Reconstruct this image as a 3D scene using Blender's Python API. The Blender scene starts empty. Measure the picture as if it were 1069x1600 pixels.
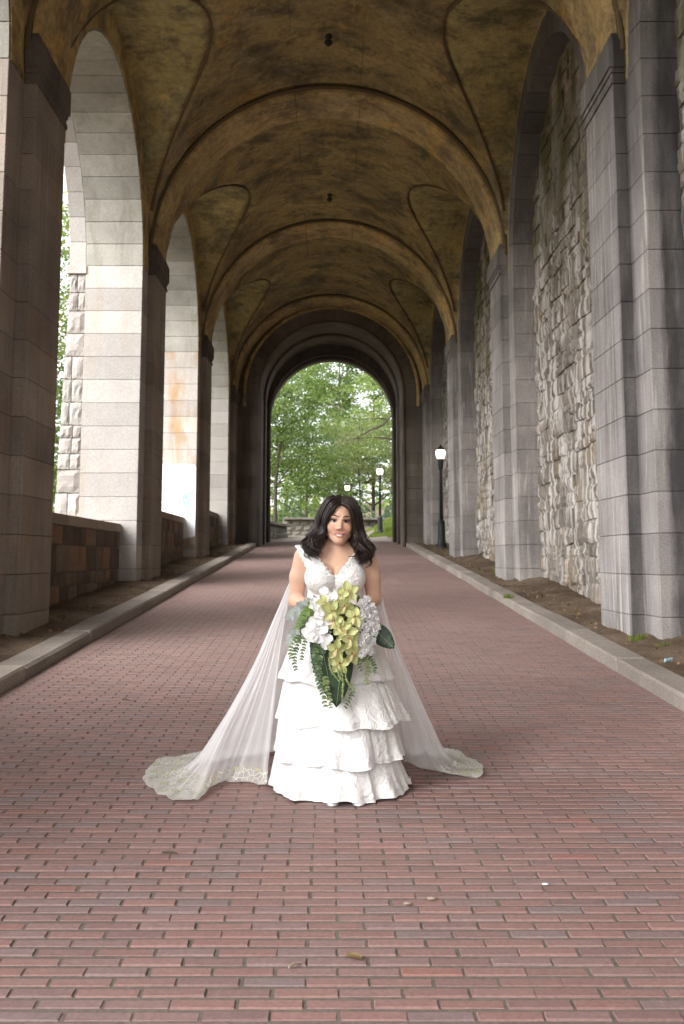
import bpy, math, random
import numpy as np
from mathutils import Vector, Matrix, Euler

rnd = random.Random(7)
nr = np.random.RandomState(11)
PI = math.pi
scene = bpy.context.scene
COL = scene.collection

# ------------------------------------------------------------------ camera, sky, sun, exposure
S = 0.0574                                   # the road climbs away from the camera
def gy(y): return S * y
cam_d = bpy.data.cameras.new('camera'); cam = bpy.data.objects.new('camera', cam_d); COL.objects.link(cam)
cam.location = (0, 0, 1.6)
cam.rotation_euler = (math.radians(90 + 6.78), 0, 0)
cam_d.sensor_fit = 'VERTICAL'; cam_d.sensor_height = 36; cam_d.lens = 1556 / 1600 * 36
cam_d.shift_x = 15 / 1600; cam_d.shift_y = -110 / 1600
cam_d.clip_start = 0.1; cam_d.clip_end = 3000
cam_d.dof.use_dof = True; cam_d.dof.focus_distance = 5.6; cam_d.dof.aperture_fstop = 4.5
scene.camera = cam

SUN_EL, SUN_DIR = 39, Vector((0.74, 0.66, -0.76))          # overcast: a very broad sun from behind the camera's left
w = bpy.data.worlds.new('World'); scene.world = w; w.use_nodes = True
wt = w.node_tree; wt.nodes.clear()
sky = wt.nodes.new('ShaderNodeTexSky'); sky.sky_type = 'NISHITA'; sky.sun_disc = False
sky.sun_elevation = math.radians(SUN_EL); sky.sun_rotation = math.atan2(-SUN_DIR.x, -SUN_DIR.y)
sky.dust_density = 3.0; sky.air_density = 1.0
hs = wt.nodes.new('ShaderNodeHueSaturation'); hs.inputs['Saturation'].default_value = 0.16
bg = wt.nodes.new('ShaderNodeBackground'); bg.inputs['Strength'].default_value = 0.15
wo = wt.nodes.new('ShaderNodeOutputWorld')
wt.links.new(sky.outputs[0], hs.inputs['Color']); wt.links.new(hs.outputs[0], bg.inputs['Color']); wt.links.new(bg.outputs[0], wo.inputs[0])
sun_d = bpy.data.lights.new('sun', 'SUN'); sun_d.energy = 1.0; sun_d.angle = math.radians(80); sun_d.color = (1.0, 0.96, 0.91)
sun = bpy.data.objects.new('sun', sun_d); COL.objects.link(sun)
sun.rotation_euler = SUN_DIR.to_track_quat('-Z', 'Y').to_euler(); sun.location = (-10, -15, 30)
scene.view_settings.view_transform = 'Standard'; scene.view_settings.look = 'None'
scene.view_settings.exposure = 2.02; scene.view_settings.gamma = 1.0; scene.view_settings.use_curve_mapping = False
scene.render.engine = 'CYCLES'
cy = scene.cycles
cy.max_bounces = 10; cy.diffuse_bounces = 6; cy.glossy_bounces = 3; cy.transmission_bounces = 4; cy.transparent_max_bounces = 24

# ------------------------------------------------------------------ mesh helpers
def mk(name, v, f, mat=None, parent=None, smooth=False, loc=None):
    me = bpy.data.meshes.new(name)
    me.from_pydata([tuple(p) for p in v] if not isinstance(v, np.ndarray) else v.tolist(), [], f if not isinstance(f, np.ndarray) else f.tolist())
    if mat: me.materials.append(mat)
    if smooth: me.polygons.foreach_set('use_smooth', [True] * len(me.polygons))
    me.update()
    return link(name, me, parent, loc)
def link(name, me, parent=None, loc=None):
    o = bpy.data.objects.new(name, me); COL.objects.link(o)
    if loc is not None: o.location = loc
    if parent: o.parent = parent
    return o
def tag(o, label=None, cat=None, group=None, kind=None):
    if label: o['label'] = label
    if cat: o['category'] = cat
    if group: o['group'] = group
    if kind: o['kind'] = kind
    return o
def thing(name, loc, label=None, cat=None, group=None, kind=None):
    o = bpy.data.objects.new(name, None); COL.objects.link(o); o.location = loc; o.empty_display_size = 0.1
    return tag(o, label, cat, group, kind)

class MB:
    """collects shapes that become ONE mesh"""
    def __init__(s): s.v = []; s.f = []
    def add(s, v, f):
        n = len(s.v); s.v.extend([tuple(p) for p in v]); s.f.extend([tuple(i + n for i in q) for q in f]); return s
    def box(s, x0, x1, y0, y1, z0, z1):
        return s.add([(x, y, z) for x in (x0, x1) for y in (y0, y1) for z in (z0, z1)],
                     [(0, 1, 3, 2), (4, 6, 7, 5), (0, 4, 5, 1), (2, 3, 7, 6), (0, 2, 6, 4), (1, 5, 7, 3)])
    def build(s, name, mat, parent=None, smooth=False, loc=None): return mk(name, s.v, s.f, mat, parent, smooth, loc)

def cbox(sx, sy, sz, b):
    """chamfered box centred on 0, half sizes s; 24 verts"""
    h = (sx, sy, sz); v = []; idx = {}
    for cx in (-1, 1):
        for cyy in (-1, 1):
            for cz in (-1, 1):
                c = (cx, cyy, cz)
                for a in range(3):
                    p = [c[i] * (h[i] - (0 if i == a else b)) for i in range(3)]
                    idx[(c, a)] = len(v); v.append(tuple(p))
    f = []
    for a in range(3):
        o1, o2 = [i for i in range(3) if i != a]
        for sgn in (-1, 1):
            q = []
            for s1, s2 in ((-1, -1), (1, -1), (1, 1), (-1, 1)):
                c = [0, 0, 0]; c[a] = sgn; c[o1] = s1; c[o2] = s2; q.append(idx[(tuple(c), a)])
            f.append(tuple(q))
    for a in range(3):
        o1, o2 = [i for i in range(3) if i != a]
        for s1 in (-1, 1):
            for s2 in (-1, 1):
                c0 = [0, 0, 0]; c1 = [0, 0, 0]
                c0[a] = -1; c1[a] = 1
                for c in (c0, c1): c[o1] = s1; c[o2] = s2
                c0 = tuple(c0); c1 = tuple(c1)
                f.append((idx[(c0, o1)], idx[(c1, o1)], idx[(c1, o2)], idx[(c0, o2)]))
    for cx in (-1, 1):
        for cyy in (-1, 1):
            for cz in (-1, 1):
                c = (cx, cyy, cz); f.append(tuple(idx[(c, a)] for a in range(3)))
    return v, f
def fixn(me):
    import bmesh
    bm = bmesh.new(); bm.from_mesh(me); bmesh.ops.recalc_face_normals(bm, faces=bm.faces); bm.to_mesh(me); bm.free()
_cache = {}
def block(name, x0, x1, y0, y1, z0, z1, mat, parent, off, b=0.007, gap=0.0022, jit=0.0):
    """one dressed stone, its mesh shared with every stone of the same size"""
    sx, sy, sz = (x1 - x0) / 2 - gap, (y1 - y0) / 2 - gap, (z1 - z0) / 2 - gap
    key = (round(sx, 3), round(sy, 3), round(sz, 3), b, mat.name)
    if key not in _cache:
        v, f = cbox(sx, sy, sz, b); me = bpy.data.meshes.new('block'); me.from_pydata(v, [], f); me.materials.append(mat); fixn(me); _cache[key] = me
    o = link(name, _cache[key], parent, ((x0 + x1) / 2 - off[0] + rnd.uniform(-jit, jit), (y0 + y1) / 2 - off[1] + rnd.uniform(-jit, jit), (z0 + z1) / 2 - off[2]))
    return o
def tube(path, radii, n=6, cap=True):
    path = [Vector(p) for p in path]; v = []; f = []
    up = Vector((0.13, 0.31, 0.94))
    for i, p in enumerate(path):
        t = (path[min(i + 1, len(path) - 1)] - path[max(i - 1, 0)])
        t = t.normalized() if t.length > 1e-9 else Vector((0, 0, 1))
        a = t.cross(up); a = a.normalized() if a.length > 1e-3 else t.cross(Vector((1, 0, 0))).normalized()
        b = t.cross(a); r = radii[i] if hasattr(radii, '__len__') else radii
        for k in range(n):
            an = 2 * PI * k / n; v.append(tuple(p + a * (r * math.cos(an)) + b * (r * math.sin(an))))
    for i in range(len(path) - 1):
        for k in range(n):
            k2 = (k + 1) % n; f.append((i * n + k, i * n + k2, (i + 1) * n + k2, (i + 1) * n + k))
    if cap:
        f.append(tuple(range(n - 1, -1, -1))); f.append(tuple(range((len(path) - 1) * n, len(path) * n)))
    return v, f
def lathe(prof, n=16, cx=0, cyy=0):
    v = []; f = []
    for r, z in prof:
        for k in range(n):
            a = 2 * PI * k / n; v.append((cx + r * math.cos(a), cyy + r * math.sin(a), z))
    for i in range(len(prof) - 1):
        for k in range(n):
            k2 = (k + 1) % n; f.append((i * n + k, i * n + k2, (i + 1) * n + k2, (i + 1) * n + k))
    f.append(tuple(range(n - 1, -1, -1))); f.append(tuple(range((len(prof) - 1) * n, len(prof) * n)))
    return v, f
def catmull(pts, n):
    pts = np.array(pts, float); P = np.vstack([2 * pts[0] - pts[1], pts, 2 * pts[-1] - pts[-2]])
    out = []
    m = len(pts) - 1
    for i in range(n):
        t = i / (n - 1) * m; k = min(int(t), m - 1); u = t - k
        p0, p1, p2, p3 = P[k:k + 4]
        out.append(0.5 * ((2 * p1) + (-p0 + p2) * u + (2 * p0 - 5 * p1 + 4 * p2 - p3) * u * u + (-p0 + 3 * p1 - 3 * p2 + p3) * u ** 3))
    return np.array(out)

# ------------------------------------------------------------------ material helper
class M:
    def __init__(s, name, rough=0.8, spec=0.3):
        s.m = bpy.data.materials.new(name); s.m.use_nodes = True; s.t = s.m.node_tree
        s.b = s.t.nodes['Principled BSDF']; s.b.inputs['Roughness'].default_value = rough
        s.b.inputs['Specular IOR Level'].default_value = spec
        s.out = s.t.nodes['Material Output']
        g = s.t.nodes.new('ShaderNodeNewGeometry'); s.pos = g.outputs['Position']; s.island = g.outputs['Random Per Island']; s.nrm = g.outputs['Normal']
    def n(s, typ, **kw):
        x = s.t.nodes.new(typ)
        for k, v in kw.items(): setattr(x, k, v)
        return x
    def set(s, sock, v):
        if hasattr(v, 'node'): s.t.links.new(v, sock)
        else:
            sock.default_value = v
    def mapv(s, scale=(1, 1, 1), rot=(0, 0, 0), src=None, loc=(0, 0, 0)):
        x = s.n('ShaderNodeMapping'); s.set(x.inputs[0], src or s.pos); x.inputs['Scale'].default_value = scale; x.inputs['Rotation'].default_value = rot; x.inputs['Location'].default_value = loc
        return x.outputs[0]
    def noise(s, scale, detail=4, rough=0.55, vec=None, dist=0.0):
        x = s.n('ShaderNodeTexNoise'); s.set(x.inputs['Vector'], vec or s.pos)
        x.inputs['Scale'].default_value = scale; x.inputs['Detail'].default_value = detail; x.inputs['Roughness'].default_value = rough; x.inputs['Distortion'].default_value = dist
        return x.outputs[0]
    def voro(s, scale, vec=None, feature='F1', out=0):
        x = s.n('ShaderNodeTexVoronoi', feature=feature); s.set(x.inputs['Vector'], vec or s.pos); x.inputs['Scale'].default_value = scale
        return x.outputs[out]
    def ramp(s, fac, stops):
        x = s.n('ShaderNodeValToRGB'); s.set(x.inputs[0], fac); e = x.color_ramp.elements
        while len(e) < len(stops): e.new(0.5)
        for el, (p, c) in zip(e, stops):
            el.position = p; el.color = (c, c, c, 1) if not hasattr(c, '__len__') else tuple(c) + (1,)
        return x.outputs[0]
    def mix(s, fac, a, b, mode='MIX'):
        x = s.n('ShaderNodeMix', data_type='RGBA', blend_type=mode); s.set(x.inputs[0], fac)
        for k, v in ((6, a), (7, b)): s.set(x.inputs[k], v if hasattr(v, 'node') else (tuple(v) + (1,) if hasattr(v, '__len__') else (v, v, v, 1)))
        return x.outputs[2]
    def math(s, op, a, b=0.0, c=0.0):
        x = s.n('ShaderNodeMath', operation=op); s.set(x.inputs[0], a); s.set(x.inputs[1], b); s.set(x.inputs[2], c); return x.outputs[0]
    def sep(s, v=None):
        x = s.n('ShaderNodeSeparateXYZ'); s.set(x.inputs[0], v or s.pos); return x.outputs
    def rand(s): return s.n('ShaderNodeObjectInfo').outputs['Random']
    def vary(s, col, amt, src=None):
        """brightness variation per object (or per island)"""
        r = src or s.rand()
        k = s.math('MULTIPLY_ADD', r, 2 * amt, 1 - amt)
        return s.mix(1.0, col, s.ramp_gray(k), 'MULTIPLY')
    def ramp_gray(s, k):
        x = s.n('ShaderNodeCombineColor'); 
        for i in range(3): s.set(x.inputs[i], k)
        return x.outputs[0]
    def bump(s, h, strength=0.4, dist=0.02, prev=None):
        x = s.n('ShaderNodeBump'); s.set(x.inputs['Height'], h); x.inputs['Strength'].default_value = strength; x.inputs['Distance'].default_value = dist
        if prev: s.set(x.inputs['Normal'], prev)
        s.set(s.b.inputs['Normal'], x.outputs[0]); return x.outputs[0]
    def col(s, c): s.set(s.b.inputs['Base Color'], c if hasattr(c, 'node') else tuple(c) + (1,)); return s

def flat(name, c, rough=0.7, spec=0.3, var=0.0, bump=0.0, bscale=60):
    m = M(name, rough, spec)
    k = m.mix(m.noise(9, 3), [x * (1 - 0.12) for x in c], [min(1, x * 1.1) for x in c])
    if var: k = m.vary(k, var)
    m.col(k)
    if bump: m.bump(m.noise(bscale, 3), bump, 0.01)
    return m.m

def granite(name, c, streak=None, streak_amt=0.5, dark=0.55, grain=0.35, white=0.0, warm=0.0):
    m = M(name, 0.85, 0.25)
    big = m.noise(0.9, 5, 0.6)
    k = m.mix(m.ramp(big, [(0.3, 0.0), (0.7, 1.0)]), [x * dark for x in c], c)
    gr = m.noise(55, 3, 0.7)
    k = m.mix(1.0, k, m.ramp(gr, [(0.25, 1 - grain), (0.75, 1 + grain * 0.4)]), 'MULTIPLY')
    if warm:
        k = m.mix(m.math('MULTIPLY', m.ramp(m.noise(1.7, 4, vec=m.mapv((1, 1, .5))), [(0.48, 0.0), (0.66, 1.0)]), warm), k, (0.30, 0.19, 0.10))
    if streak:
        st = m.math('MULTIPLY', m.ramp(m.noise(3.0, 6, 0.65, vec=m.mapv((1.5, 1.5, 0.09)), dist=0.9), [(0.46, 0.0), (0.66, 1.0)]), m.ramp(m.noise(0.8, 4, vec=m.mapv((1, 1, 0.5), loc=(2, 8, 1))), [(0.36, 0.15), (0.62, 1.0)]))
        k = m.mix(m.math('MULTIPLY', st, streak_amt), k, streak)
    if white:
        st = m.ramp(m.noise(5.5, 5, 0.65, vec=m.mapv((1.6, 1.6, 0.12), loc=(3, 1, 7)), dist=0.5), [(0.56, 0.0), (0.68, 1.0)])
        k = m.mix(m.math('MULTIPLY', st, white), k, (0.62, 0.60, 0.57))
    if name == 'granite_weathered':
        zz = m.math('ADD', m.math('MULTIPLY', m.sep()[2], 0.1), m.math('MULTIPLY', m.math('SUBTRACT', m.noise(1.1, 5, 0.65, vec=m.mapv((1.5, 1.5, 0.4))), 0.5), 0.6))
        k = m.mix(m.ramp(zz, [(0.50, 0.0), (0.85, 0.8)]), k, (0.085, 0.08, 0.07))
    if name == 'granite_weathered':      # soot-black seepage down the inner corner of the nearest pier and its jamb
        x, y, z = m.sep()
        n1 = m.noise(2.0, 5, 0.6, vec=m.mapv((2.5, 2.5, 0.5)))
        a1 = m.math('MULTIPLY', m.ramp(m.math('SUBTRACT', y, 11.0), [(0.05, 0.0), (0.10, 1.0), (0.18, 1.0), (0.24, 0.0)]), m.ramp(m.math('SUBTRACT', x, 3.0), [(0.297, 0.0), (0.312, 1.0), (0.44, 1.0), (0.47, 0.0)]))
        a2 = m.math('MULTIPLY', m.ramp(m.math('SUBTRACT', y, 10.0), [(0.62, 1.0), (0.66, 0.0)]), m.ramp(m.math('ADD', m.math('SUBTRACT', x, 3.35), m.math('MULTIPLY', n1, 0.2)), [(0.30, 0.0), (0.40, 1.0)]))
        aa = m.math('MULTIPLY', m.math('MAXIMUM', a1, a2), m.ramp(n1, [(0.25, 0.55), (0.6, 1.0)]))
        k = m.mix(m.math('MULTIPLY', aa, 0.92), k, (0.045, 0.045, 0.047))
    k = m.vary(k, 0.15)
    m.col(k)
    b = m.bump(m.noise(70, 4, 0.7), 0.25, 0.008)
    m.bump(m.noise(7, 5, 0.6), 0.35, 0.03, b)
    return m.m

MAT = {}
MAT['pier'] = granite('granite_pier', (0.38, 0.325, 0.28), (0.12, 0.10, 0.085), 0.55, 0.62, warm=0.35)
MAT['jamb'] = granite('granite_outer', (0.47, 0.445, 0.425), (0.34, 0.27, 0.19), 0.40, 0.8)
MAT['arch'] = granite('granite_arch', (0.40, 0.385, 0.345), (0.14, 0.135, 0.09), 0.5, 0.62)
MAT['jamb_stained'] = granite('granite_tan_stained', (0.47, 0.44, 0.41), (0.36, 0.24, 0.13), 0.75, 0.75, warm=0.9)
MAT['quoin'] = granite('granite_rockface', (0.52, 0.48, 0.45), (0.25, 0.2, 0.16), 0.3, 0.6, 0.5)
MAT['pier_r'] = granite('granite_weathered', (0.45, 0.415, 0.40), (0.085, 0.082, 0.082), 0.62, 0.6, white=0.6)
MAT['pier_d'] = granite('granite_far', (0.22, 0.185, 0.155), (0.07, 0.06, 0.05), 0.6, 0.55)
MAT['mortar'] = flat('old_mortar', (0.17, 0.15, 0.13), 0.95, 0.1, bump=0.4)
MAT['cap'] = granite('capital_stone', (0.20, 0.175, 0.15), (0.035, 0.033, 0.03), 0.7, 0.5)
MAT['kerb'] = granite('kerb_stone', (0.43, 0.375, 0.33), None, 0, 0.62, 0.45)
MAT['coping'] = granite('coping_stone', (0.36, 0.29, 0.23), None, 0, 0.7)

def make_rubble():
    m = M('rubble_stone', 0.9, 0.2)
    k = m.mix(m.ramp(m.noise(2.2, 5), [(0.3, 0.0), (0.7, 1.0)]), (0.14, 0.122, 0.10), (0.30, 0.265, 0.23))
    k = m.vary(k, 0.24)
    x, y, z = m.sep()
    # warm and cool stones
    k = m.mix(m.math('MULTIPLY', m.ramp(m.noise(1.3, 3, vec=m.mapv((1, 1, 1), loc=(5, 0, 2))), [(0.5, 0.0), (0.65, 1.0)]), 0.5), k, (0.33, 0.25, 0.16))
    # lime washed out of the joints runs down the face in white trails; moss on the damp upper part
    st = m.ramp(m.noise(4.2, 6, 0.62, vec=m.mapv((1.3, 1.3, 0.12)), dist=0.35), [(0.49, 0.0), (0.55, 1.0)])
    st2 = m.ramp(m.noise(1.1, 3), [(0.30, 0.1), (0.5, 1.0)])
    hi = m.ramp(m.math('MULTIPLY_ADD', z, 0.1, 0.0), [(0.06, 0.25), (0.2, 1.0), (0.62, 1.0), (0.85, 0.1)])
    k = m.mix(m.math('MULTIPLY', m.math('MULTIPLY', st, st2), m.math('MULTIPLY', hi, 0.85)), k, (0.64, 0.615, 0.59))
    mo = m.math('MULTIPLY', m.ramp(m.noise(1.6, 5, vec=m.mapv((1, 1, 0.4))), [(0.38, 0.0), (0.6, 1.0)]), m.ramp(m.math('MULTIPLY', z, 0.1), [(0.5, 0.0), (0.8, 0.9)]))
    k = m.mix(mo, k, (0.085, 0.08, 0.035))
    m.col(k)
    b = m.bump(m.noise(38, 4, 0.7), 0.35, 0.01)
    m.bump(m.noise(9, 5, 0.6), 0.3, 0.03, b)
    return m.m
MAT['rubble'] = make_rubble()

def make_parapet_stone():
    m = M('parapet_stone', 0.95, 0.15)
    k = m.mix(m.noise(4, 5), (0.09, 0.065, 0.05), (0.23, 0.18, 0.14)); k = m.vary(k, 0.4)
    k = m.mix(m.math('MULTIPLY', m.ramp(m.rand(), [(0.8, 0.0), (0.86, 1.0)]), 0.6), k, (0.24, 0.13, 0.07))
    m.col(k); m.bump(m.noise(18, 5), 0.5, 0.03); return m.m
MAT['parapet'] = make_parapet_stone()

def make_vault(name, c1, c2, c3):
    m = M(name, 0.8, 0.25)
    n1 = m.noise(0.5, 7, 0.62, dist=0.2)
    k = m.mix(m.ramp(n1, [(0.33, 0.0), (0.66, 1.0)]), c1, c2)
    # dark trowel-like blotches drawn across the vault, pale lime patches, ochre seeps
    n2 = m.noise(1.15, 9, 0.74, vec=m.mapv((1.0, 1.2, 1.0)), dist=0.1)
    k = m.mix(m.math('MULTIPLY', m.ramp(n2, [(0.40, 1.0), (0.54, 0.0)]), 0.8), k, c3)
    n6 = m.noise(0.8, 8, 0.7, vec=m.mapv((1, 1, 1), loc=(4, 11, 6)))
    k = m.mix(m.math('MULTIPLY', m.ramp(n6, [(0.54, 0.0), (0.68, 1.0)]), 0.5), k, [c2[0] * 1.05, c2[1] * 1.15, c2[2] * 1.5])
    n4 = m.noise(1.3, 6, 0.7, vec=m.mapv((1, 1, 1), loc=(9, 3, 1)), dist=0.4)
    k = m.mix(m.math('MULTIPLY', m.ramp(n4, [(0.55, 0.0), (0.68, 1.0)]), 0.55), k, [c2[0] * 1.35, c2[1] * 1.12, c2[2] * 0.75])
    n5 = m.noise(9, 5, 0.7)
    k = m.mix(1.0, k, m.ramp(n5, [(0.3, 0.62), (0.7, 1.15)]), 'MULTIPLY')
    # long cracks either side of the crown
    xs = m.math('ABSOLUTE', m.math('ADD', m.sep(m.warp(0.06))[0], 0.06))
    lc = m.ramp(m.math('ABSOLUTE', m.math('SUBTRACT', xs, 0.62)), [(0.0, 1.0), (0.022, 0.0)])
    k = m.mix(m.math('MULTIPLY', lc, m.ramp(m.noise(0.9, 4), [(0.42, 0.0), (0.55, 0.6)])), k, (0.05, 0.04, 0.03))
    m.col(k)
    b = m.bump(m.noise(30, 5, 0.7), 0.25, 0.012)
    m.bump(m.noise(2.6, 6, 0.65), 0.3, 0.05, b)
    return m.m
def _warp(s, amt):
    x = s.n('ShaderNodeMix', data_type='VECTOR'); x.inputs[0].default_value = amt
    n = s.n('ShaderNodeTexNoise'); n.inputs['Scale'].default_value = 1.2; n.inputs['Detail'].default_value = 5; s.set(n.inputs['Vector'], s.pos)
    s.set(x.inputs[4], s.pos); s.set(x.inputs[5], n.outputs['Color']); return x.outputs[1]
M.warp = _warp
MAT['vault'] = make_vault('vault_plaster', (0.22, 0.165, 0.078), (0.43, 0.315, 0.135), (0.085, 0.068, 0.044))
MAT['lunette'] = make_vault('lunette_plaster', (0.27, 0.22, 0.10), (0.46, 0.375, 0.165), (0.12, 0.10, 0.06))
MAT['shade_line'] = flat('crease_shade', (0.135, 0.10, 0.06), 0.95, 0.1, bump=0.4)  # dark tone that paints shade into the vault creases
MAT['rib'] = make_vault('rib_plaster', (0.40, 0.29, 0.135), (0.60, 0.44, 0.20), (0.17, 0.125, 0.075))

def make_brick():
    m = M('paving_brick', 0.75, 0.3)
    x, y, z = m.sep()
    row = m.math('FLOOR', m.math('DIVIDE', m.math('SUBTRACT', y, 1.2), PITCH))
    colm = m.math('FLOOR', m.math('ADD', m.math('DIVIDE', m.math('ADD', x, 2.77), BLEN), m.math('MULTIPLY', m.math('FLOORED_MODULO', row, 2.0), 0.5)))
    c = m.n('ShaderNodeCombineXYZ'); m.set(c.inputs[0], colm); m.set(c.inputs[1], row)
    wn = m.n('ShaderNodeTexWhiteNoise', noise_dimensions='2D'); m.set(wn.inputs['Vector'], c.outputs[0])
    k = m.ramp(wn.outputs[0], [(0.0, (0.165, 0.100, 0.098)), (0.25, (0.205, 0.112, 0.102)), (0.55, (0.230, 0.128, 0.116)), (0.8, (0.190, 0.122, 0.118)), (0.95, (0.170, 0.126, 0.130)), (1.0, (0.24, 0.108, 0.09))])
    # dust trodden into the middle, damp darker drifts, pale scuffs
    d = m.ramp(m.noise(0.55, 5, 0.6), [(0.35, 0.0), (0.65, 1.0)])
    du = m.ramp(m.math('ADD', m.math('MULTIPLY', y, 0.05), m.math('MULTIPLY', m.math('SUBTRACT', m.noise(0.35, 5, 0.6), 0.5), 0.5)), [(0.18, 0.12), (0.5, 0.72)])
    k = m.mix(m.math('MULTIPLY', du, m.math('MULTIPLY_ADD', d, 0.4, 0.6)), k, (0.31, 0.225, 0.20))
    d2 = m.ramp(m.noise(1.5, 6, 0.65, vec=m.mapv((1, 1, 1), loc=(4, 7, 0))), [(0.52, 0.0), (0.72, 1.0)])
    k = m.mix(m.math('MULTIPLY', d2, 0.4), k, (0.18, 0.13, 0.12))
    sc = m.ramp(m.noise(2.2, 7, 0.72, vec=m.mapv((1, 1.4, 1), loc=(1, 2, 0))), [(0.63, 0.0), (0.70, 1.0)])
    k = m.mix(m.math('MULTIPLY', sc, 0.35), k, (0.42, 0.36, 0.32))
    k = m.mix(1.0, k, m.ramp(m.noise(60, 4, 0.7), [(0.3, 0.78), (0.7, 1.12)]), 'MULTIPLY')
    m.col(k)
    b = m.bump(m.noise(120, 3, 0.7), 0.25, 0.004)
    m.bump(m.noise(16, 4), 0.25, 0.01, b)
    return m.m
PITCH, BLEN = 0.0735, 0.2145
MAT['brick'] = make_brick()

def make_joint():
    m = M('joint_sand', 0.95, 0.1)
    k = m.mix(m.noise(1.2, 4), (0.12, 0.095, 0.083), (0.25, 0.215, 0.185))
    k = m.mix(m.noise(45, 3), [0.085, 0.07, 0.06], k); m.col(k); m.bump(m.noise(140, 3), 0.5, 0.006); return m.m
MAT['joint'] = make_joint()

def make_dirt(name, c1, c2):
    m = M(name, 0.97, 0.1)
    k = m.mix(m.ramp(m.noise(1.4, 6, 0.65), [(0.35, 0.0), (0.65, 1.0)]), c1, c2)
    k = m.mix(1.0, k, m.ramp(m.noise(34, 5, 0.75), [(0.3, 0.55), (0.7, 1.25)]), 'MULTIPLY')
    m.col(k); b = m.bump(m.noise(60, 5, 0.7), 0.6, 0.015); m.bump(m.noise(9, 5), 0.5, 0.04, b); return m.m
MAT['dirt'] = make_dirt('bare_soil', (0.095, 0.066, 0.046), (0.22, 0.165, 0.12))
MAT['ground'] = make_dirt('park_ground', (0.10, 0.085, 0.055), (0.20, 0.17, 0.12))
MAT['path'] = make_dirt('worn_path', (0.19, 0.165, 0.14), (0.27, 0.235, 0.195))

def make_leaf(name, c1, c2, trans=0.35, rough=0.5):
    m = M(name, rough, 0.3)
    k = m.ramp(m.island, [(0.0, c1), (0.6, c2), (1.0, [min(1, c2[0] * 1.6), c2[1] * 1.3, c2[2] * 1.1])])
    k = m.mix(m.ramp(m.noise(0.6, 3), [(0.35, 0.0), (0.65, 1.0)]), m.mix(0.55, k, c1), k)
    m.col(k)
    tr = m.n('ShaderNodeBsdfTranslucent'); m.set(tr.inputs[0], m.mix(1.0, k, (1.25, 1.3, 0.7), 'MULTIPLY'))
    mx = m.n('ShaderNodeMixShader'); mx.inputs[0].default_value = trans
    m.t.links.new(m.b.outputs[0], mx.inputs[1]); m.t.links.new(tr.outputs[0], mx.inputs[2]); m.t.links.new(mx.outputs[0], m.out.inputs[0])
    return m.m
MAT['leaf_a'] = make_leaf('leaf_mid_green', (0.085, 0.14, 0.045), (0.16, 0.235, 0.08), 0.45)
MAT['leaf_b'] = make_leaf('leaf_light_green', (0.13, 0.20, 0.065), (0.24, 0.315, 0.125), 0.5)
MAT['leaf_c'] = make_leaf('leaf_blue_green', (0.075, 0.13, 0.07), (0.15, 0.22, 0.13), 0.4)
MAT['leaf_p'] = make_leaf('leaf_pale', (0.17, 0.21, 0.12), (0.27, 0.31, 0.18), 0.45)
MAT['grass'] = make_leaf('grass_blade', (0.10, 0.16, 0.03), (0.20, 0.27, 0.06), 0.35)
MAT['litter'] = make_leaf('dry_leaf', (0.12, 0.075, 0.035), (0.26, 0.19, 0.10), 0.1, 0.8)
def make_bark():
    m = M('bark', 0.95, 0.1)
    k = m.mix(m.noise(6, 5, vec=m.mapv((3, 3, 0.6))), (0.035, 0.028, 0.022), (0.11, 0.09, 0.07)); m.col(k); m.bump(m.noise(14, 5, vec=m.mapv((3, 3, 0.5))), 0.7, 0.03); return m.m
MAT['bark'] = make_bark()
MAT['iron'] = flat('black_iron', (0.018, 0.019, 0.02), 0.5, 0.4, bump=0.2, bscale=90)
MAT['white_paint'] = flat('white_paint', (0.74, 0.75, 0.77), 0.8, 0.2, bump=0.15, bscale=25)
MAT['blue_paint'] = flat('blue_spray', (0.25, 0.42, 0.72), 0.7, 0.2)

# ------------------------------------------------------------------ the arcade: dimensions
XC, RS = -0.09, 3.39
XLF, XLP, XRF, XRP = -3.63, -3.48, 3.45, 3.30
BAY, PL = 7.95, 2.35
def y0(k): return 2.65 + BAY * k
SPR = 7.2            # springing of the side arches
AR = 2.8             # their radius
CH = 0.443           # height of a stone course
YEND = 36.4
def oc(k): return y0(k) + PL + AR            # centre of opening k
def verge(y): return gy(y) + 0.125

# ------------------------------------------------------------------ ground, road, kerbs, verges
def smooth(a, b, x):
    t = np.clip((x - a) / (b - a), 0, 1); return t * t * (3 - 2 * t)
def terrain(x, y):
    x = np.asarray(x, float); y = np.asarray(y, float)
    base = np.where(y < 50, S * y, S * 50 + 0.02 * (y - 50)) - 0.10
    base = np.where(y < -10, S * -10 - 0.1, base)
    left = np.where(x < -5.4, -0.35 - 0.22 * np.minimum(-5.4 - x, 25), 0.0) * (1 - smooth(44, 58, y))
    hill = 9.5 * smooth(4.4, 4.9, x) * (1 - smooth(40.6, 41.0, y)) * smooth(-11, -9.5, y)
    bank = (1.25 * smooth(0.9, 4.2, x) + 0.12 * np.clip(x - 5, 0, 60)) * smooth(46.5, 52.5, y) 
    far = 4.0 * smooth(75, 150, y)
    return base + left + hill + bank + far
gx = np.unique(np.concatenate([np.linspace(-700, -40, 24), np.linspace(-40, -6, 40), np.linspace(-6, 8, 70), np.linspace(8, 40, 30), np.linspace(40, 700, 24)]))
gyv = np.unique(np.concatenate([np.linspace(-500, -5, 20), np.linspace(-5, 38, 50), np.linspace(38, 60, 90), np.linspace(60, 140, 50), np.linspace(140, 1200, 24)]))
GX, GY = np.meshgrid(gx, gyv); GZ = terrain(GX, GY) + 0.02 * np.sin(GX * 1.7 + GY) * np.cos(GY * 1.3)
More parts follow.
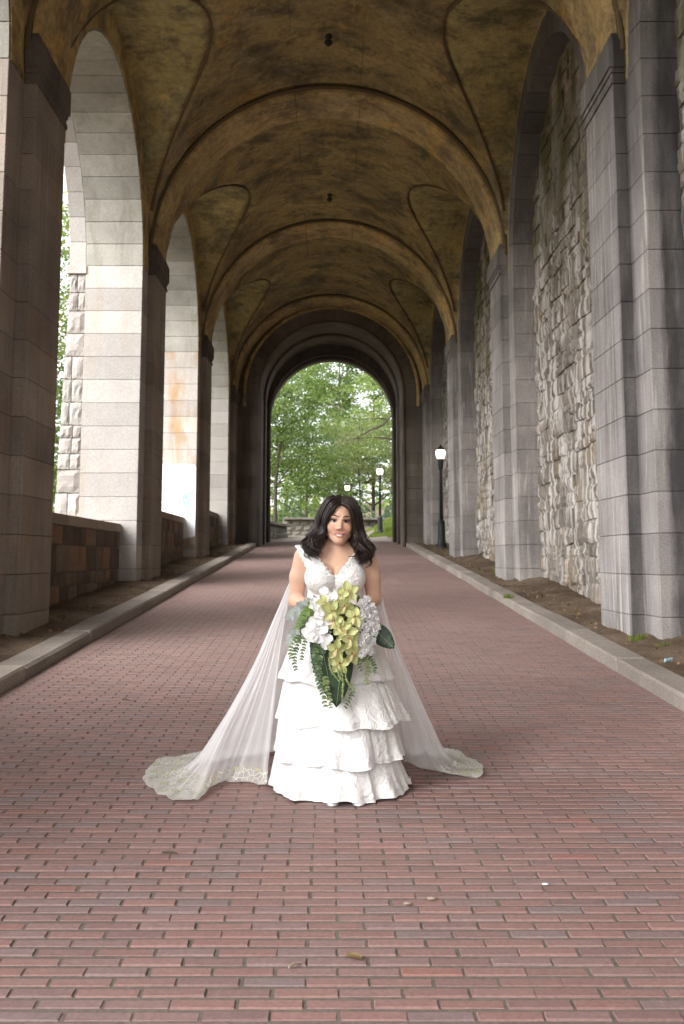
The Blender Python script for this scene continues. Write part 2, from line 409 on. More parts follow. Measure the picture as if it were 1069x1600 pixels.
GZ = np.where((np.abs(GX) < 5.3) & (GY < 41.5) & (GY > -12), np.minimum(GZ, S * GY - 0.10), GZ)
nX, nY = len(gx), len(gyv)
I = np.arange(nX * nY).reshape(nY, nX)
F = np.stack([I[:-1, :-1], I[:-1, 1:], I[1:, 1:], I[1:, :-1]], -1).reshape(-1, 4)
o = mk('ground', np.stack([GX, GY, GZ], -1).reshape(-1, 3), F, MAT['ground'], smooth=True); tag(o, kind='structure')

KL, KR = -2.77, 2.69
road = MB().add([(KL - 0.1, -6, gy(-6) - 0.0040), (KR + 0.1, -6, gy(-6) - 0.0040), (KR + 0.1, 41.4, gy(41.4) - 0.0040), (KL - 0.1, 41.4, gy(41.4) - 0.0040)], [(0, 1, 2, 3)]).build('road', MAT['joint'])
tag(road, kind='structure')
def brick_shape(hl, hw, h=0.024, c=0.0075, cx=0.003):
    v = []
    for dx, dy, z in ((0, 0, -h), (0, 0, -c), (cx, c, 0)):
        for sx, sy in ((-1, -1), (1, -1), (1, 1), (-1, 1)): v.append((sx * (hl - dx), sy * (hw - dy), z))
    f = [(8, 9, 10, 11)]
    for a in (0, 4):
        for k in range(4): f.append((a + k, a + (k + 1) % 4, a + 4 + (k + 1) % 4, a + 4 + k))
    return v, f
rows = []
nrow = int((41.3 - 1.2) / PITCH)
pieces = []
for r in range(nrow):
    yc_ = 1.2 + (r + 0.5) * PITCH
    shift = -0.5 * (r % 2)
    n = int((KR - KL) / BLEN) + 2
    for c in range(n + 1):
        xa = KL + (c + shift) * BLEN; xb = xa + BLEN
        xa = max(xa, KL); xb = min(xb, KR)
        if xb - xa < 0.04: continue
        gap = 0.0028 + 0.002 * rnd.random(); xj = rnd.uniform(-.004, .004)
        pieces.append((r, (xa + xb) / 2 + xj, yc_ + rnd.uniform(-.0015, .0015), (xb - xa) / 2 - gap, PITCH / 2 - 0.0060 - 0.0015 * rnd.random()))
def in_view(p):
    y = p[2]; d = y * 0.993 - 0.15
    return 3.22 < y and -519.5 < 1556 * (p[1] - p[3]) / d and 1556 * (p[1] + p[3]) / d < 549.5
vis = [i for i, p in enumerate(pieces) if in_view(p)][:300]
vs = set(vis)
bm_ = {}
for i in vis:
    r, x, y, hl, hw = pieces[i]
    key = rnd.randrange(5)
    if key not in bm_:
        v, f = brick_shape(BLEN / 2 - 0.0040 + rnd.uniform(-0.002, 0.002), PITCH / 2 - 0.0068 + rnd.uniform(-0.0008, 0.0008))
        v = [(a + rnd.uniform(-.0015, .0015), b + rnd.uniform(-.001, .001), c) for a, b, c in v]
        me = bpy.data.meshes.new('brick'); me.from_pydata(v, [], f); me.materials.append(MAT['brick']); bm_[key] = me
    o = link('brick', bm_[key], road, (x, y, gy(y) + rnd.uniform(-0.002, 0.0025)))
    o.rotation_euler = (math.atan(S) + rnd.uniform(-.012, .012), rnd.uniform(-.006, .006), rnd.uniform(-.006, .006))
V = []; FF = []
for i, (r, x, y, hl, hw) in enumerate(pieces):
    if i in vs: continue
    v, f = brick_shape(hl, hw); n = len(V)
    dz = rnd.uniform(-0.002, 0.0025); tx = rnd.uniform(-.006, .006); ty = S + rnd.uniform(-.012, .012); rz = rnd.uniform(-.006, .006)
    V.extend([(x + a - rz * b, y + b + rz * a, gy(y) + dz + c + tx * a + ty * b) for a, b, c in v]); FF.extend([tuple(q + n for q in g) for g in f])
o = mk('brick_paving', V, FF, MAT['brick'], road); tag(o, kind='stuff')

for side, xa, xb, nm in ((-1, KL - 0.32, KL, 'left'), (1, KR, KR + 0.30, 'right')):
    k = thing('kerb', ((xa + xb) / 2, 0, 0), kind='structure')
    y = -2.0
    while y < 41:
        ln = rnd.choice((1.6, 2.1, 2.4, 2.6)); b = cbox((xb - xa) / 2, ln / 2 - 0.005, 0.16, 0.022)
        v = []
        for p in b[0]: v.append((p[0] + rnd.uniform(-.005, .005), p[1], p[2] + S * p[1] + rnd.uniform(-.003, .003)))
        o = mk('kerb_stone', v, b[1], MAT['kerb'], k, loc=(rnd.uniform(-.012, .012), y + ln / 2, gy(y + ln / 2) - 0.03 + rnd.uniform(-.012, .008)))
        o.rotation_euler.z = rnd.uniform(-.006, .006); fixn(o.data)
        y += ln
def strip(name, xa, xb, ya, yb, nx, ny, zf, mat):
    xs = np.linspace(xa, xb, nx); ys = np.linspace(ya, yb, ny); X, Y = np.meshgrid(xs, ys); Z = zf(X, Y)
    I = np.arange(nx * ny).reshape(ny, nx); F = np.stack([I[:-1, :-1], I[:-1, 1:], I[1:, 1:], I[1:, :-1]], -1).reshape(-1, 4)
    return mk(name, np.stack([X, Y, Z], -1).reshape(-1, 3), F, mat, smooth=True)
def bumps(X, Y, s=1.0):
    return s * (0.018 * np.sin(X * 5.1 + Y * 1.9) * np.sin(Y * 2.3 + 1) + 0.012 * np.sin(X * 11 + 2) * np.sin(Y * 7.1) + 0.006 * nr.randn(*X.shape))
o = strip('verge', -5.3, KL - 0.31, -2, 41, 30, 420, lambda X, Y: S * Y + 0.105 + bumps(X, Y, 0.6) + 0.05 * smooth(-3.2, -3.8, X), MAT['dirt']); tag(o, kind='structure')
o = strip('verge', KR + 0.29, 4.2, -2, 41, 26, 420, lambda X, Y: S * Y + 0.105 + bumps(X, Y, 1.0) + 0.13 * smooth(3.1, 3.9, X) * (0.6 + 0.4 * np.sin(Y * 0.8)), MAT['dirt']); tag(o, kind='structure')

# ------------------------------------------------------------------ piers
ORD = ['', 'nearest', 'second', 'third', 'fourth']
def capital(parent, x_face, side, ya, yb, off, mat):
    mb = MB()
    for z0, z1, p0, p1 in ((7.17, 7.23, .022, .022), (7.23, 7.30, 0.006, 0.006), (7.30, 7.36, .026, .026), (7.36, 7.68, 0.05, 0.05), (7.68, 7.80, .05, .0)):
        v = []
        for z, p in ((z0, p0), (z1, p1)):
            xf = x_face - side * p; xb = x_face + side * 0.14
            v += [(xf, ya - p, z), (xb, ya - p, z), (xb, yb + p, z), (xf, yb + p, z)]
        v = [(a - off[0], b - off[1], c - off[2]) for a, b, c in v]
        mb.add(v, [(0, 1, 2, 3), (4, 5, 6, 7), (0, 1, 5, 4), (1, 2, 6, 5), (2, 3, 7, 6), (3, 0, 4, 7)])
    o = mb.build('capital', mat, parent); fixn(o.data); return o

def rock_mesh(w, h, d, seed, mat, axis, face, amp=0.025, n=4, edge_in=0.012):
    """rock-faced stone: a bulging, broken front on a set-back edge. front looks along -axis*face"""
    r = random.Random(seed); v = []; f = []
    for j in range(n):
        for i in range(n):
            u = i / (n - 1) * 2 - 1; t = j / (n - 1) * 2 - 1
            edge = (i in (0, n - 1)) or (j in (0, n - 1))
            dd = -edge_in if edge else amp * r.uniform(0.35, 1.5)
            uu = u * (1 - 0.02) + r.uniform(-.035, .035); tt = t * (1 - .02) + r.uniform(-.035, .035)
            v.append((uu * w / 2, -dd, tt * h / 2))
    m0 = len(v)
    ring = [i for i in range(n)] + [n * j + n - 1 for j in range(1, n)] + [n * (n - 1) + i for i in range(n - 2, -1, -1)] + [n * j for j in range(n - 2, 0, -1)]
    for i in ring: v.append((v[i][0], d, v[i][2]))
    for j in range(n - 1):
        for i in range(n - 1): f.append((j * n + i, j * n + i + 1, (j + 1) * n + i + 1, (j + 1) * n + i))
    L = len(ring)
    for k in range(L): f.append((ring[(k + 1) % L], ring[k], m0 + k, m0 + (k + 1) % L))
    if axis == 'x':           # front looks along -x (face=-1) 
        v = [(b * 1.0, -a, c) for a, b, c in v]
    me = bpy.data.meshes.new('stone'); me.from_pydata(v, [], f); me.materials.append(mat); return me
QUOIN = [rock_mesh(1, 1, 1, 100 + i, MAT['quoin'], 'y', -1, 0.011, 5, 0.002) for i in range(7)]

def left_pier(k):
    ya, yb = y0(k), y0(k) + PL
    off = (XLF, ya, 0)
    R = thing('stone_pier', off, None, None)
    lab = {1: 'dark granite pier nearest the camera at the left edge of the brick road',
           2: 'granite pier with sunlit pale jamb between the two low parapet walls nearest the camera',
           3: 'granite pier with white-painted jamb and blue graffiti scrawl',
           4: 'last granite pier on the left, beside the dark far end wall'}
    tag(R, lab[k], 'pier', 'granite piers along the open left side')
    zlo = gy(ya) - 0.35
    n = int(math.ceil((SPR - zlo) / CH))
    for i in range(n):
        z1 = SPR - CH * i; z0 = z1 - CH
        sp = ya + PL * (0.5 + (0.2 if i % 2 else -0.17))
        yend = YEND if k == 4 else yb
        for a, b in ((ya, sp), (sp, yend)):
            block('block', -4.72, XLF, a, b, z0, z1, MAT['pier'] if k == 1 else MAT['jamb_stained'] if k == 3 else MAT['jamb'], R, off)
        block('pilaster_block', XLF - 0.02, XLP, ya + 0.55, ya + 1.8, z0, z1, MAT['pier'], R, off)
    # the rough-faced outer skin of the pier
    z = SPR - 0.16
    q = 0
    block('impost', -5.09, -4.70, ya - 0.03, yb - 0.01, SPR - 0.16, SPR, MAT['quoin'], R, off)
    rr = random.Random(50 + k)
    while z > zlo:
        h = rr.choice((0.24, 0.30, 0.36, 0.44)); split = rr.random() < 0.62
        xs = [-5.03 - 0.035 * (SPR - z), -4.72]
        if split: xs.insert(1, rr.uniform(-4.97, -4.85))
        for a, b in zip(xs[:-1], xs[1:]):
            if b - a < 0.05: continue
            o = link('rockface_stone', QUOIN[rr.randrange(7)], R, ((a + b) / 2 - off[0], ya + 0.03 - off[1], z - h / 2))
            o.scale = (b - a - 0.012, PL - 0.1, h - 0.012)
        z -= h
    mb = MB().box(-4.70 - off[0], XLF - 0.02 - off[0], 0.02, (YEND if k == 4 else yb) - ya - 0.02, zlo, SPR - 0.01)
    mb.box(-5.0 - off[0], -4.705 - off[0], 0.06, PL - 0.04, zlo, SPR - 0.02)
    mb.build('mortar_core', MAT['mortar'], R)
    capital(R, XLP, -1, ya + 0.55, ya + 1.8, off, MAT['cap'])
    return R
LP = {k: left_pier(k) for k in (1, 2, 3, 4)}
# painted-out patch and blue scrawl on the third pier's jamb, a flat film on the stone
k3 = y0(3)
pv = [(-3.64, 2.22), (-3.64, 4.05), (-3.68, 4.13), (-3.80, 4.12), (-3.95, 4.16), (-4.2, 4.13), (-4.5, 4.15), (-4.66, 4.13), (-4.70, 4.05), (-4.70, 2.0)]
o = mk('painted_patch', [(x - XLF, -0.004, z) for x, z in pv] + [(x - XLF, 0.01, z) for x, z in pv], [tuple(range(10))] + [(i, (i + 1) % 10, 10 + (i + 1) % 10, 10 + i) for i in range(10)], MAT['white_paint'], LP[3]); fixn(o.data)
mb = MB()
rs = random.Random(3)
for sx, sz, pts in ((0, 0, [(-.11, .32), (-.02, .36), (.03, .30), (-.06, .22), (.05, .20), (.10, .33), (.14, .22), (.04, .10)]), (0, 0, [(-.13, .14), (-.02, .17), (-.08, .03), (.02, .05), (.06, -.06), (-.03, -.12), (-.10, -.02)]),
                    (0, 0, [(-.09, .28), (-.10, .10), (-.05, .0)]), (0, 0, [(.02, .34), (0.0, .16), (.10, .08), (.02, -.02)])):
    cp = catmull(pts, 22)
    path = [(-3.88 - XLF + p[0] * 0.9, -0.009, 3.07 + p[1]) for p in cp]
    v, f = tube(path, [0.017] * len(path), 5)
    v = [(a, -0.009 + (b + 0.009) * 0.15, c) for a, b, c in v]; mb.add(v, f)
mb.build('graffiti', MAT['blue_paint'], LP[3])

def right_pier(k):
    ya, yb = y0(k), y0(k) + PL
    off = (XRF, ya, 0)
    R = thing('stone_pier', off)
    lab = {1: 'pale streaked granite pier nearest the camera on the right, with black-stained side',
           2: 'second granite pier from the camera along the right rubble wall',
           3: 'granite pier just in front of the lit street lamp on the right',
           4: 'farthest right granite pier, behind the lit street lamp'}
    tag(R, lab[k], 'pier', 'granite piers along the right rubble wall')
    zlo = gy(ya) - 0.35
    n = int(math.ceil((SPR - zlo) / CH))
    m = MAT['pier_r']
    for i in range(n):
        z1 = SPR - CH * i; z0 = z1 - CH
        sp = ya + PL * (0.5 + (0.2 if i % 2 else -0.17))
        for a, b in ((ya, sp), (sp, YEND if k == 4 else yb)):
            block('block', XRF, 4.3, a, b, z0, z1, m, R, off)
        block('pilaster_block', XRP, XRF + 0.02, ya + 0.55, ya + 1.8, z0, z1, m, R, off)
    MB().box(0.02, 0.8, 0.02, (YEND if k == 4 else yb) - ya - 0.02, zlo, SPR - 0.01).build('mortar_core', MAT['mortar'], R)
    capital(R, XRP, 1, ya + 0.55, ya + 1.8, off, MAT['pier_r'])
for k in (1, 2, 3, 4): right_pier(k)
# the first pair of piers, beside the camera and out of its view
for kk in (-1, 0):
    for xa, xb in ((-5.25, XLF), (XRF, 4.3)):
        o = MB().box(xa, xb, y0(kk), y0(kk) + PL, -1, SPR).build('wall', MAT['pier']); tag(o, kind='structure')
o = MB().box(3.9, 4.29, y0(-1) + PL, y0(0), -1, SPR + 3).build('wall', MAT['rubble']); tag(o, kind='structure')

# ------------------------------------------------------------------ side arches
def wedge(r0, r1, half_ang, hx, b=0.007):
    v, f = cbox(hx, 1, 1, 0.0)
    v, f = cbox(hx - 0.004, r1 * half_ang, (r1 - r0) / 2, b)
    rm = (r0 + r1) / 2; out = []
    for x, y, z in v:
        a = y / (r1 * half_ang) * half_ang * (1 - 0.004 / (half_ang * rm)); r = rm + z
        out.append((x, r * math.sin(a), r * math.cos(a)))
    return out, f
def side_arch(yc_, x0, x1, zs, r0, r1, n, mat, root, name='voussoir'):
    xm = (x0 + x1) / 2; h = PI / n / 2
    key = ('w', round(x1 - x0, 3), r0, r1, n, mat.name)
    if key not in _cache:
        v, f = wedge(r0, r1, h, (x1 - x0) / 2); me = bpy.data.meshes.new('voussoir'); me.from_pydata(v, [], f); me.materials.append(mat); fixn(me); _cache[key] = me
    for i in range(n):
        a = -PI / 2 + (i + 0.5) * PI / n
        o = link(name, _cache[key], root, (xm - root.location.x, yc_ - root.location.y, zs - root.location.z)); o.rotation_euler = (-a, 0, 0)
def arch_core(yc_, x0, x1, zs, r0, r1, mat, root):
    mb = MB(); n = 48; v = []
    for i in range(n + 1):
        a = PI * i / n
        for r in (r0, r1):
            for x in (x0, x1): v.append((x - root.location.x, yc_ - root.location.y + r * math.cos(a), zs - root.location.z + r * math.sin(a)))
    f = []
    for i in range(n):
        p = i * 4; q = p + 4
        f += [(p, q, q + 1, p + 1), (p + 2, p + 3, q + 3, q + 2), (p, p + 2, q + 2, q), (p + 1, q + 1, q + 3, p + 3)]
    o = mk('mortar_core', v, f, mat, root); return o
albl = {0: 'stone arch cut off at the upper left corner of the view', 1: 'tall stone arch nearest the camera on the open left side', 2: 'middle stone arch of the open left side', 3: 'narrow-looking last stone arch on the open left side, by the dark end wall'}
arbl = {0: 'blind stone arch at the upper right corner, over the wall beside the camera', 1: 'blind stone arch over the large streaked rubble panel on the right', 2: 'blind stone arch over the second rubble panel on the right', 3: 'farthest blind stone arch on the right, above the lit street lamp'}
for k in range(4):
    A = thing('stone_arch', (XLF, oc(k), SPR), albl[k], 'arch', 'arches of the open left side')
    side_arch(oc(k), -4.72, XLF + 0.001, SPR, AR, AR + 0.44, 21, MAT['arch'], A)
    side_arch(oc(k), -5.05, -4.725, SPR, AR + 0.03, AR + 0.48, 19, MAT['jamb'], A, 'outer_voussoir')
    arch_core(oc(k), -5.02, XLF - 0.02, SPR, AR + 0.05, AR + 0.43, MAT['mortar'], A)
    o = arch_core(oc(k), XLF - 0.05, XLF + 0.014, SPR, AR + 0.03, AR + 0.47, MAT['rib'], A); o.name = 'plaster_band'
    A = thing('stone_arch', (XRF, oc(k), SPR), arbl[k], 'arch', 'blind arches of the right wall')
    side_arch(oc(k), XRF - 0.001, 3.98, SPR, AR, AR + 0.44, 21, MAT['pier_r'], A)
    arch_core(oc(k), XRF + 0.02, 3.97, SPR, AR + 0.02, AR + 0.43, MAT['mortar'], A)

# wall masses above the arches
def spandrel(name, x0, x1, mat, r, skip=()):
    ys = np.arange(-9.5, YEND + 0.02, 0.0625); zb = np.full(len(ys), SPR)
    for k in range(-2, 4):
        d = ys - oc(k); m_ = np.abs(d) < r; zb[m_] = np.maximum(zb[m_], SPR + np.sqrt(r * r - d[m_] ** 2))
    v = []; f = []
    for y, z in zip(ys, zb):
        v += [(x0, y, z), (x1, y, z), (x1, y, 11.7), (x0, y, 11.7)]
    for i in range(len(ys) - 1):
        a = i * 4; b = a + 4
        f += [(a, a + 1, b + 1, b), (a + 1, a + 2, b + 2, b + 1), (a + 2, a + 3, b + 3, b + 2), (a + 3, a, b, b + 3)]
    f += [(0, 3, 2, 1), (len(v) - 4, len(v) - 3, len(v) - 2, len(v) - 1)]
    o = mk(name, v, f, mat); fixn(o.data); return tag(o, kind='structure')
spandrel('wall', -5.03, XLF - 0.003, MAT['rib'], AR + 0.42)
spandrel('wall', XRF + 0.003, 4.35, MAT['rib'], AR + 0.42)

# ------------------------------------------------------------------ parapets between the left piers
def parapet(k):
    ya, yb = y0(k) + PL, y0(k + 1)
    top = 2.27 + 0.456 * (k - 1)
    lab = {0: 'low stone parapet beside the camera, left of the nearest pier', 1: 'low dark stone parapet wall with pale coping nearest the camera on the left', 2: 'second low parapet wall, under the white-painted jamb', 3: 'farthest low parapet wall on the left, below the overhanging green sprig'}
    R = thing('parapet_wall', (-3.94, ya, top), lab[k], 'parapet', 'low parapets between the left piers')
    off = (-3.94, ya, top)
    y = ya
    cuts = [ya, ya + 0.42 * 1, ya + 1.9, ya + 3.7, yb]
    for a, b in zip(cuts[:-1], cuts[1:]):
        block('coping_stone', -4.5, -3.925, a + 0.002, b - 0.002, top - 0.165, top, MAT['coping'], R, off, b=0.01)
    zlo = gy(ya) - 0.05
    MB().box(-4.45 + 3.94, -0.03, 0.0, yb - ya, zlo - top, -0.166).build('mortar_core', MAT['mortar'], R)
    rr = random.Random(20 + k); z = top - 0.166
    while z > zlo:
        h = rr.choice((0.2, 0.28, 0.34, 0.4)); y = ya
        while y < yb - 0.01:
            l = min(rr.uniform(0.25, 0.75), yb - y)
            if yb - y - l < 0.18: l = yb - y
            me = bpy.data.meshes.get('parapet_stone_%d' % rr.randrange(6)) or None
            if me is None:
                i = rr.randrange(6); nm = 'parapet_stone_%d' % i
                me = bpy.data.meshes.get(nm)
                if me is None:
                    me = rock_mesh(1, 1, 1, 300 + i, MAT['parapet'], 'x', -1, 0.12); me.name = nm
            o = link('stone', me, R, (-0.005, y + l / 2 - ya, z - h / 2 - top)); o.scale = (0.10, l - 0.015, h - 0.015); o.rotation_euler.z = PI
            y += l
        z -= h
for k in range(4): parapet(k)

# ------------------------------------------------------------------ rubble walls of the right side
RUB = [rock_mesh(1, 1, 1, 400 + i, MAT['rubble'], 'x', -1, 0.2, 5) for i in range(10)]
def rubble(k):
    ya, yb = y0(k) + PL, y0(k + 1); yc_ = oc(k)
    lab = {0: 'rubble wall panel at the right edge, streaked black and white', 1: 'large rubble wall panel with white lime streaks between the two nearest right piers', 2: 'second rubble wall panel, behind the middle right pier', 3: 'farthest rubble wall panel, right behind the lit street lamp'}
    R = thing('rubble_wall', (3.85, ya, gy(ya)), lab[k], 'rubble wall', 'rubble panels of the right wall')
    off = R.location
    rr = random.Random(70 + k)
    MB().box(0.022, 0.5, 0.0, yb - ya, -0.6, SPR + AR - gy(ya)).build('mortar_core', MAT['rubble'], R)
    st = []
    z = gy(ya) - 0.1
    while z < SPR + AR:
        h = rr.choice((0.17, 0.21, 0.26, 0.32)); y = ya - rr.uniform(0, 0.4)
        while y < yb:
            l = rr.uniform(0.32, 0.8); a, b = max(y, ya), min(y + l, yb); ok = b - a > 0.12
            zm = z + h / 2
            if zm > SPR:
                lim = math.sqrt(max(0, (AR + 0.1) ** 2 - (zm - SPR) ** 2))
                a = max(a, yc_ - lim); b = min(b, yc_ + lim); ok = b - a > 0.12
            if ok and zm > gy(a) - 0.1: st.append((a, b, z, h))
            y += l
        z += h
    objs = []
    for i, (a, b, z, h) in enumerate(st):
        mi = rr.randrange(10); d = rr.uniform(0.08, 0.15); hh = h * rr.uniform(0.72, 1.12)
        loc = (rr.uniform(-0.02, 0.03), (a + b) / 2 - ya, z + h / 2 - off.z + rr.uniform(-.045, .045)); sc = (d, b - a + 0.0, hh + 0.0)
        if k < 3 and len(objs) < 300:
            o = link('stone', RUB[mi], R, loc); o.scale = sc; o.rotation_euler = (rr.uniform(-.11, .11), rr.uniform(-.06, .06), rr.uniform(-.03, .03)); objs.append(o)
        else:
            objs.append((mi, loc, sc))
    rest = [o for o in objs if isinstance(o, tuple)]
    if rest:
        mb = MB()
        for mi, loc, sc in rest:
            me = RUB[mi]; mb.add([(v.co.x * sc[0] + loc[0], v.co.y * sc[1] + loc[1], v.co.z * sc[2] + loc[2]) for v in me.vertices], [tuple(p.vertices) for p in me.polygons])
        tag(mb.build('stone_mass', MAT['rubble'], R), kind='stuff')
for k in range(4): rubble(k)
o = MB().box(4.3, 4.9, -9.5, YEND + 4.3, -0.8, 11.7).build('wall', MAT['mortar']); tag(o, kind='structure')

# ------------------------------------------------------------------ vault
def vault():
    RM, ZC, W = 3.50, 7.60, 3.60
    nt, step = 260, 0.045
    th = np.linspace(-0.02, PI + 0.02, nt)
    ys = np.arange(-9.5, YEND + 0.08, step)
    T, Y = np.meshgrid(th, ys)
    c, s = np.cos(T), np.sin(T)
    r = np.full(T.shape, RM)
    k = np.clip(np.round((Y - oc(0)) / BAY), -2, 3)
    dy = np.abs(Y - (oc(0) + BAY * k))
    a, b, zs = 3.30, 3.22, 7.30
    a_, b_ = a, b
    zz = zs + b * np.sqrt(np.clip(1 - (dy / a) ** 2, 0, 1))
    inside = dy < a
    rs_ = np.where(inside, np.minimum(np.maximum(zz - ZC, 0) / np.maximum(s, 1e-3), W / np.maximum(np.abs(c), 1e-3)), 0)
    wl = inside & (rs_ >= r) & (W / np.maximum(np.abs(c), 1e-3) <= np.maximum(zz - ZC, 0) / np.maximum(s, 1e-3) + 1e-6)
    r = np.maximum(r, rs_)
    r += np.where(inside, 0.08 * np.exp(-((rs_ - RM) / 0.06) ** 2), 0)      # open joint along the groins
    # soften the groins a little, and roughen the plaster
    for _ in range(1):
        r[1:-1, 1:-1] = (r[1:-1, 1:-1] * 4 + r[:-2, 1:-1] + r[2:, 1:-1] + r[1:-1, :-2] + r[1:-1, 2:]) / 8
    r += 0.012 * np.sin(T * 9 + Y * 0.7) * np.sin(Y * 1.9 + T * 3) + 0.006 * np.sin(T * 31 + Y * 2) * np.sin(Y * 6.1) + 0.0015 * nr.randn(*r.shape)
    kr = np.round((Y - y0(0) - 1.175) / BAY); r += 0.13 * (np.abs(Y - (y0(0) + 1.175 + BAY * kr)) < 0.71)     # set back behind the ribs
    X = XC + r * c; Z = ZC + r * s
    ny = len(ys); I = np.arange(ny * nt).reshape(ny, nt)
    F = np.stack([I[:-1, :-1], I[1:, :-1], I[1:, 1:], I[:-1, 1:]], -1).reshape(-1, 4)
    F = F[~(wl | (np.abs(X - XC) > 3.565)).reshape(-1)[F].all(1)]                     # the side arches stay open
    root = mk('ceiling', np.stack([X, Y, Z], -1).reshape(-1, 3), F, MAT['vault'], smooth=True); tag(root, kind='structure')
    root.data.materials.append(MAT['lunette'])
    lun = (rs_ > RM).reshape(-1)[F].all(1).astype(np.int32)
    root.data.polygons.foreach_set('material_index', lun)
    # dark tubes painting in the shade along every groin and beside every rib
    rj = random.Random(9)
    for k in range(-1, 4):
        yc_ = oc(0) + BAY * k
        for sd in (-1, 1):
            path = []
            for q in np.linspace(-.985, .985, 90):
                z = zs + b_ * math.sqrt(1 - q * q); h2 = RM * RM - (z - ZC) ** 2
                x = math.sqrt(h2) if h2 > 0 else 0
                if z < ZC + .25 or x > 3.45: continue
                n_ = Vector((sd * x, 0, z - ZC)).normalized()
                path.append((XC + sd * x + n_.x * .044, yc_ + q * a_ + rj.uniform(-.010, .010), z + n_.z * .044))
            v, f = tube(path, [.020 + .020 * rj.random() * (0.5 + 0.5 * math.sin(i * .23 + k)) for i in range(len(path))], 7); mk('groin_shade', v, f, MAT['shade_line'], root, True)
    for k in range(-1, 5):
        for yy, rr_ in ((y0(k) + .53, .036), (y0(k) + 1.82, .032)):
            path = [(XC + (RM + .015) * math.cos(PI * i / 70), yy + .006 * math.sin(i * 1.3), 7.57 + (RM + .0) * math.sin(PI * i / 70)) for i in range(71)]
            v, f = tube(path, [rr_ + .014 * rj.random() for i in range(71)], 7); mk('rib_shade', v, f, MAT['shade_line'], root, True)
    for k in range(-1, 5):
        y1 = y0(k) + 0.55; y2 = y0(k) + 1.8
        prof = [(RM + 0.12, y1 + .01), (RS + 0.08, y1 + .01), (RS + .035, y1 + .03), (RS + .008, y1 + .10), (RS, y1 + .25), (RS - .006, (y1 + y2) / 2), (RS, y2 - .25), (RS + .008, y2 - .10), (RS + .035, y2 - .03), (RS + 0.08, y2 - .01), (RM + 0.12, y2 - .01)]
        n = 96; v = []; f = []; m = len(prof)
        zb = 7.55
        for i in range(n + 1):
            a = PI * i / n
            for R_, y in prof:
                rr = R_ + 0.006 * math.sin(a * 23 + y * 5) + 0.004 * math.sin(a * 57)
                v.append((XC + rr * math.cos(a), y, zb + rr * math.sin(a)))
        for i in range(n):
            for j in range(m - 1): f.append((i * m + j, i * m + j + 1, (i + 1) * m + j + 1, (i + 1) * m + j))
        mk('rib', v, f, MAT['rib'], root)
    return root
ceil = vault()
o = MB().box(-5.3, 9, -9.55, YEND + 4.4, 11.71, 12.1).build('roof', MAT['mortar']); tag(o, kind='structure')
# small dark fittings hanging from the crown
for k, lab in ((1, 'small dark fitting hanging from the vault crown nearest the camera'), (2, 'small dark fitting hanging from the second bay of the vault crown')):
    R = thing('ceiling_fitting', (XC + 0.02, oc(k) + 1.4, 11.07), lab, 'ceiling fitting', 'fittings under the vault crown')
    v, f = lathe([(0.06, 0.03), (0.065, -0.02), (0.03, -0.04), (0.02, -0.07)], 14); mk('mounting_plate', v, f, MAT['iron'], R, True)
    v, f = lathe([(0.02, -0.06), (0.07, -0.09), (0.085, -0.12), (0.04, -0.17), (0.012, -0.19)], 14); mk('lamp_housing', v, f, MAT['iron'], R, True)

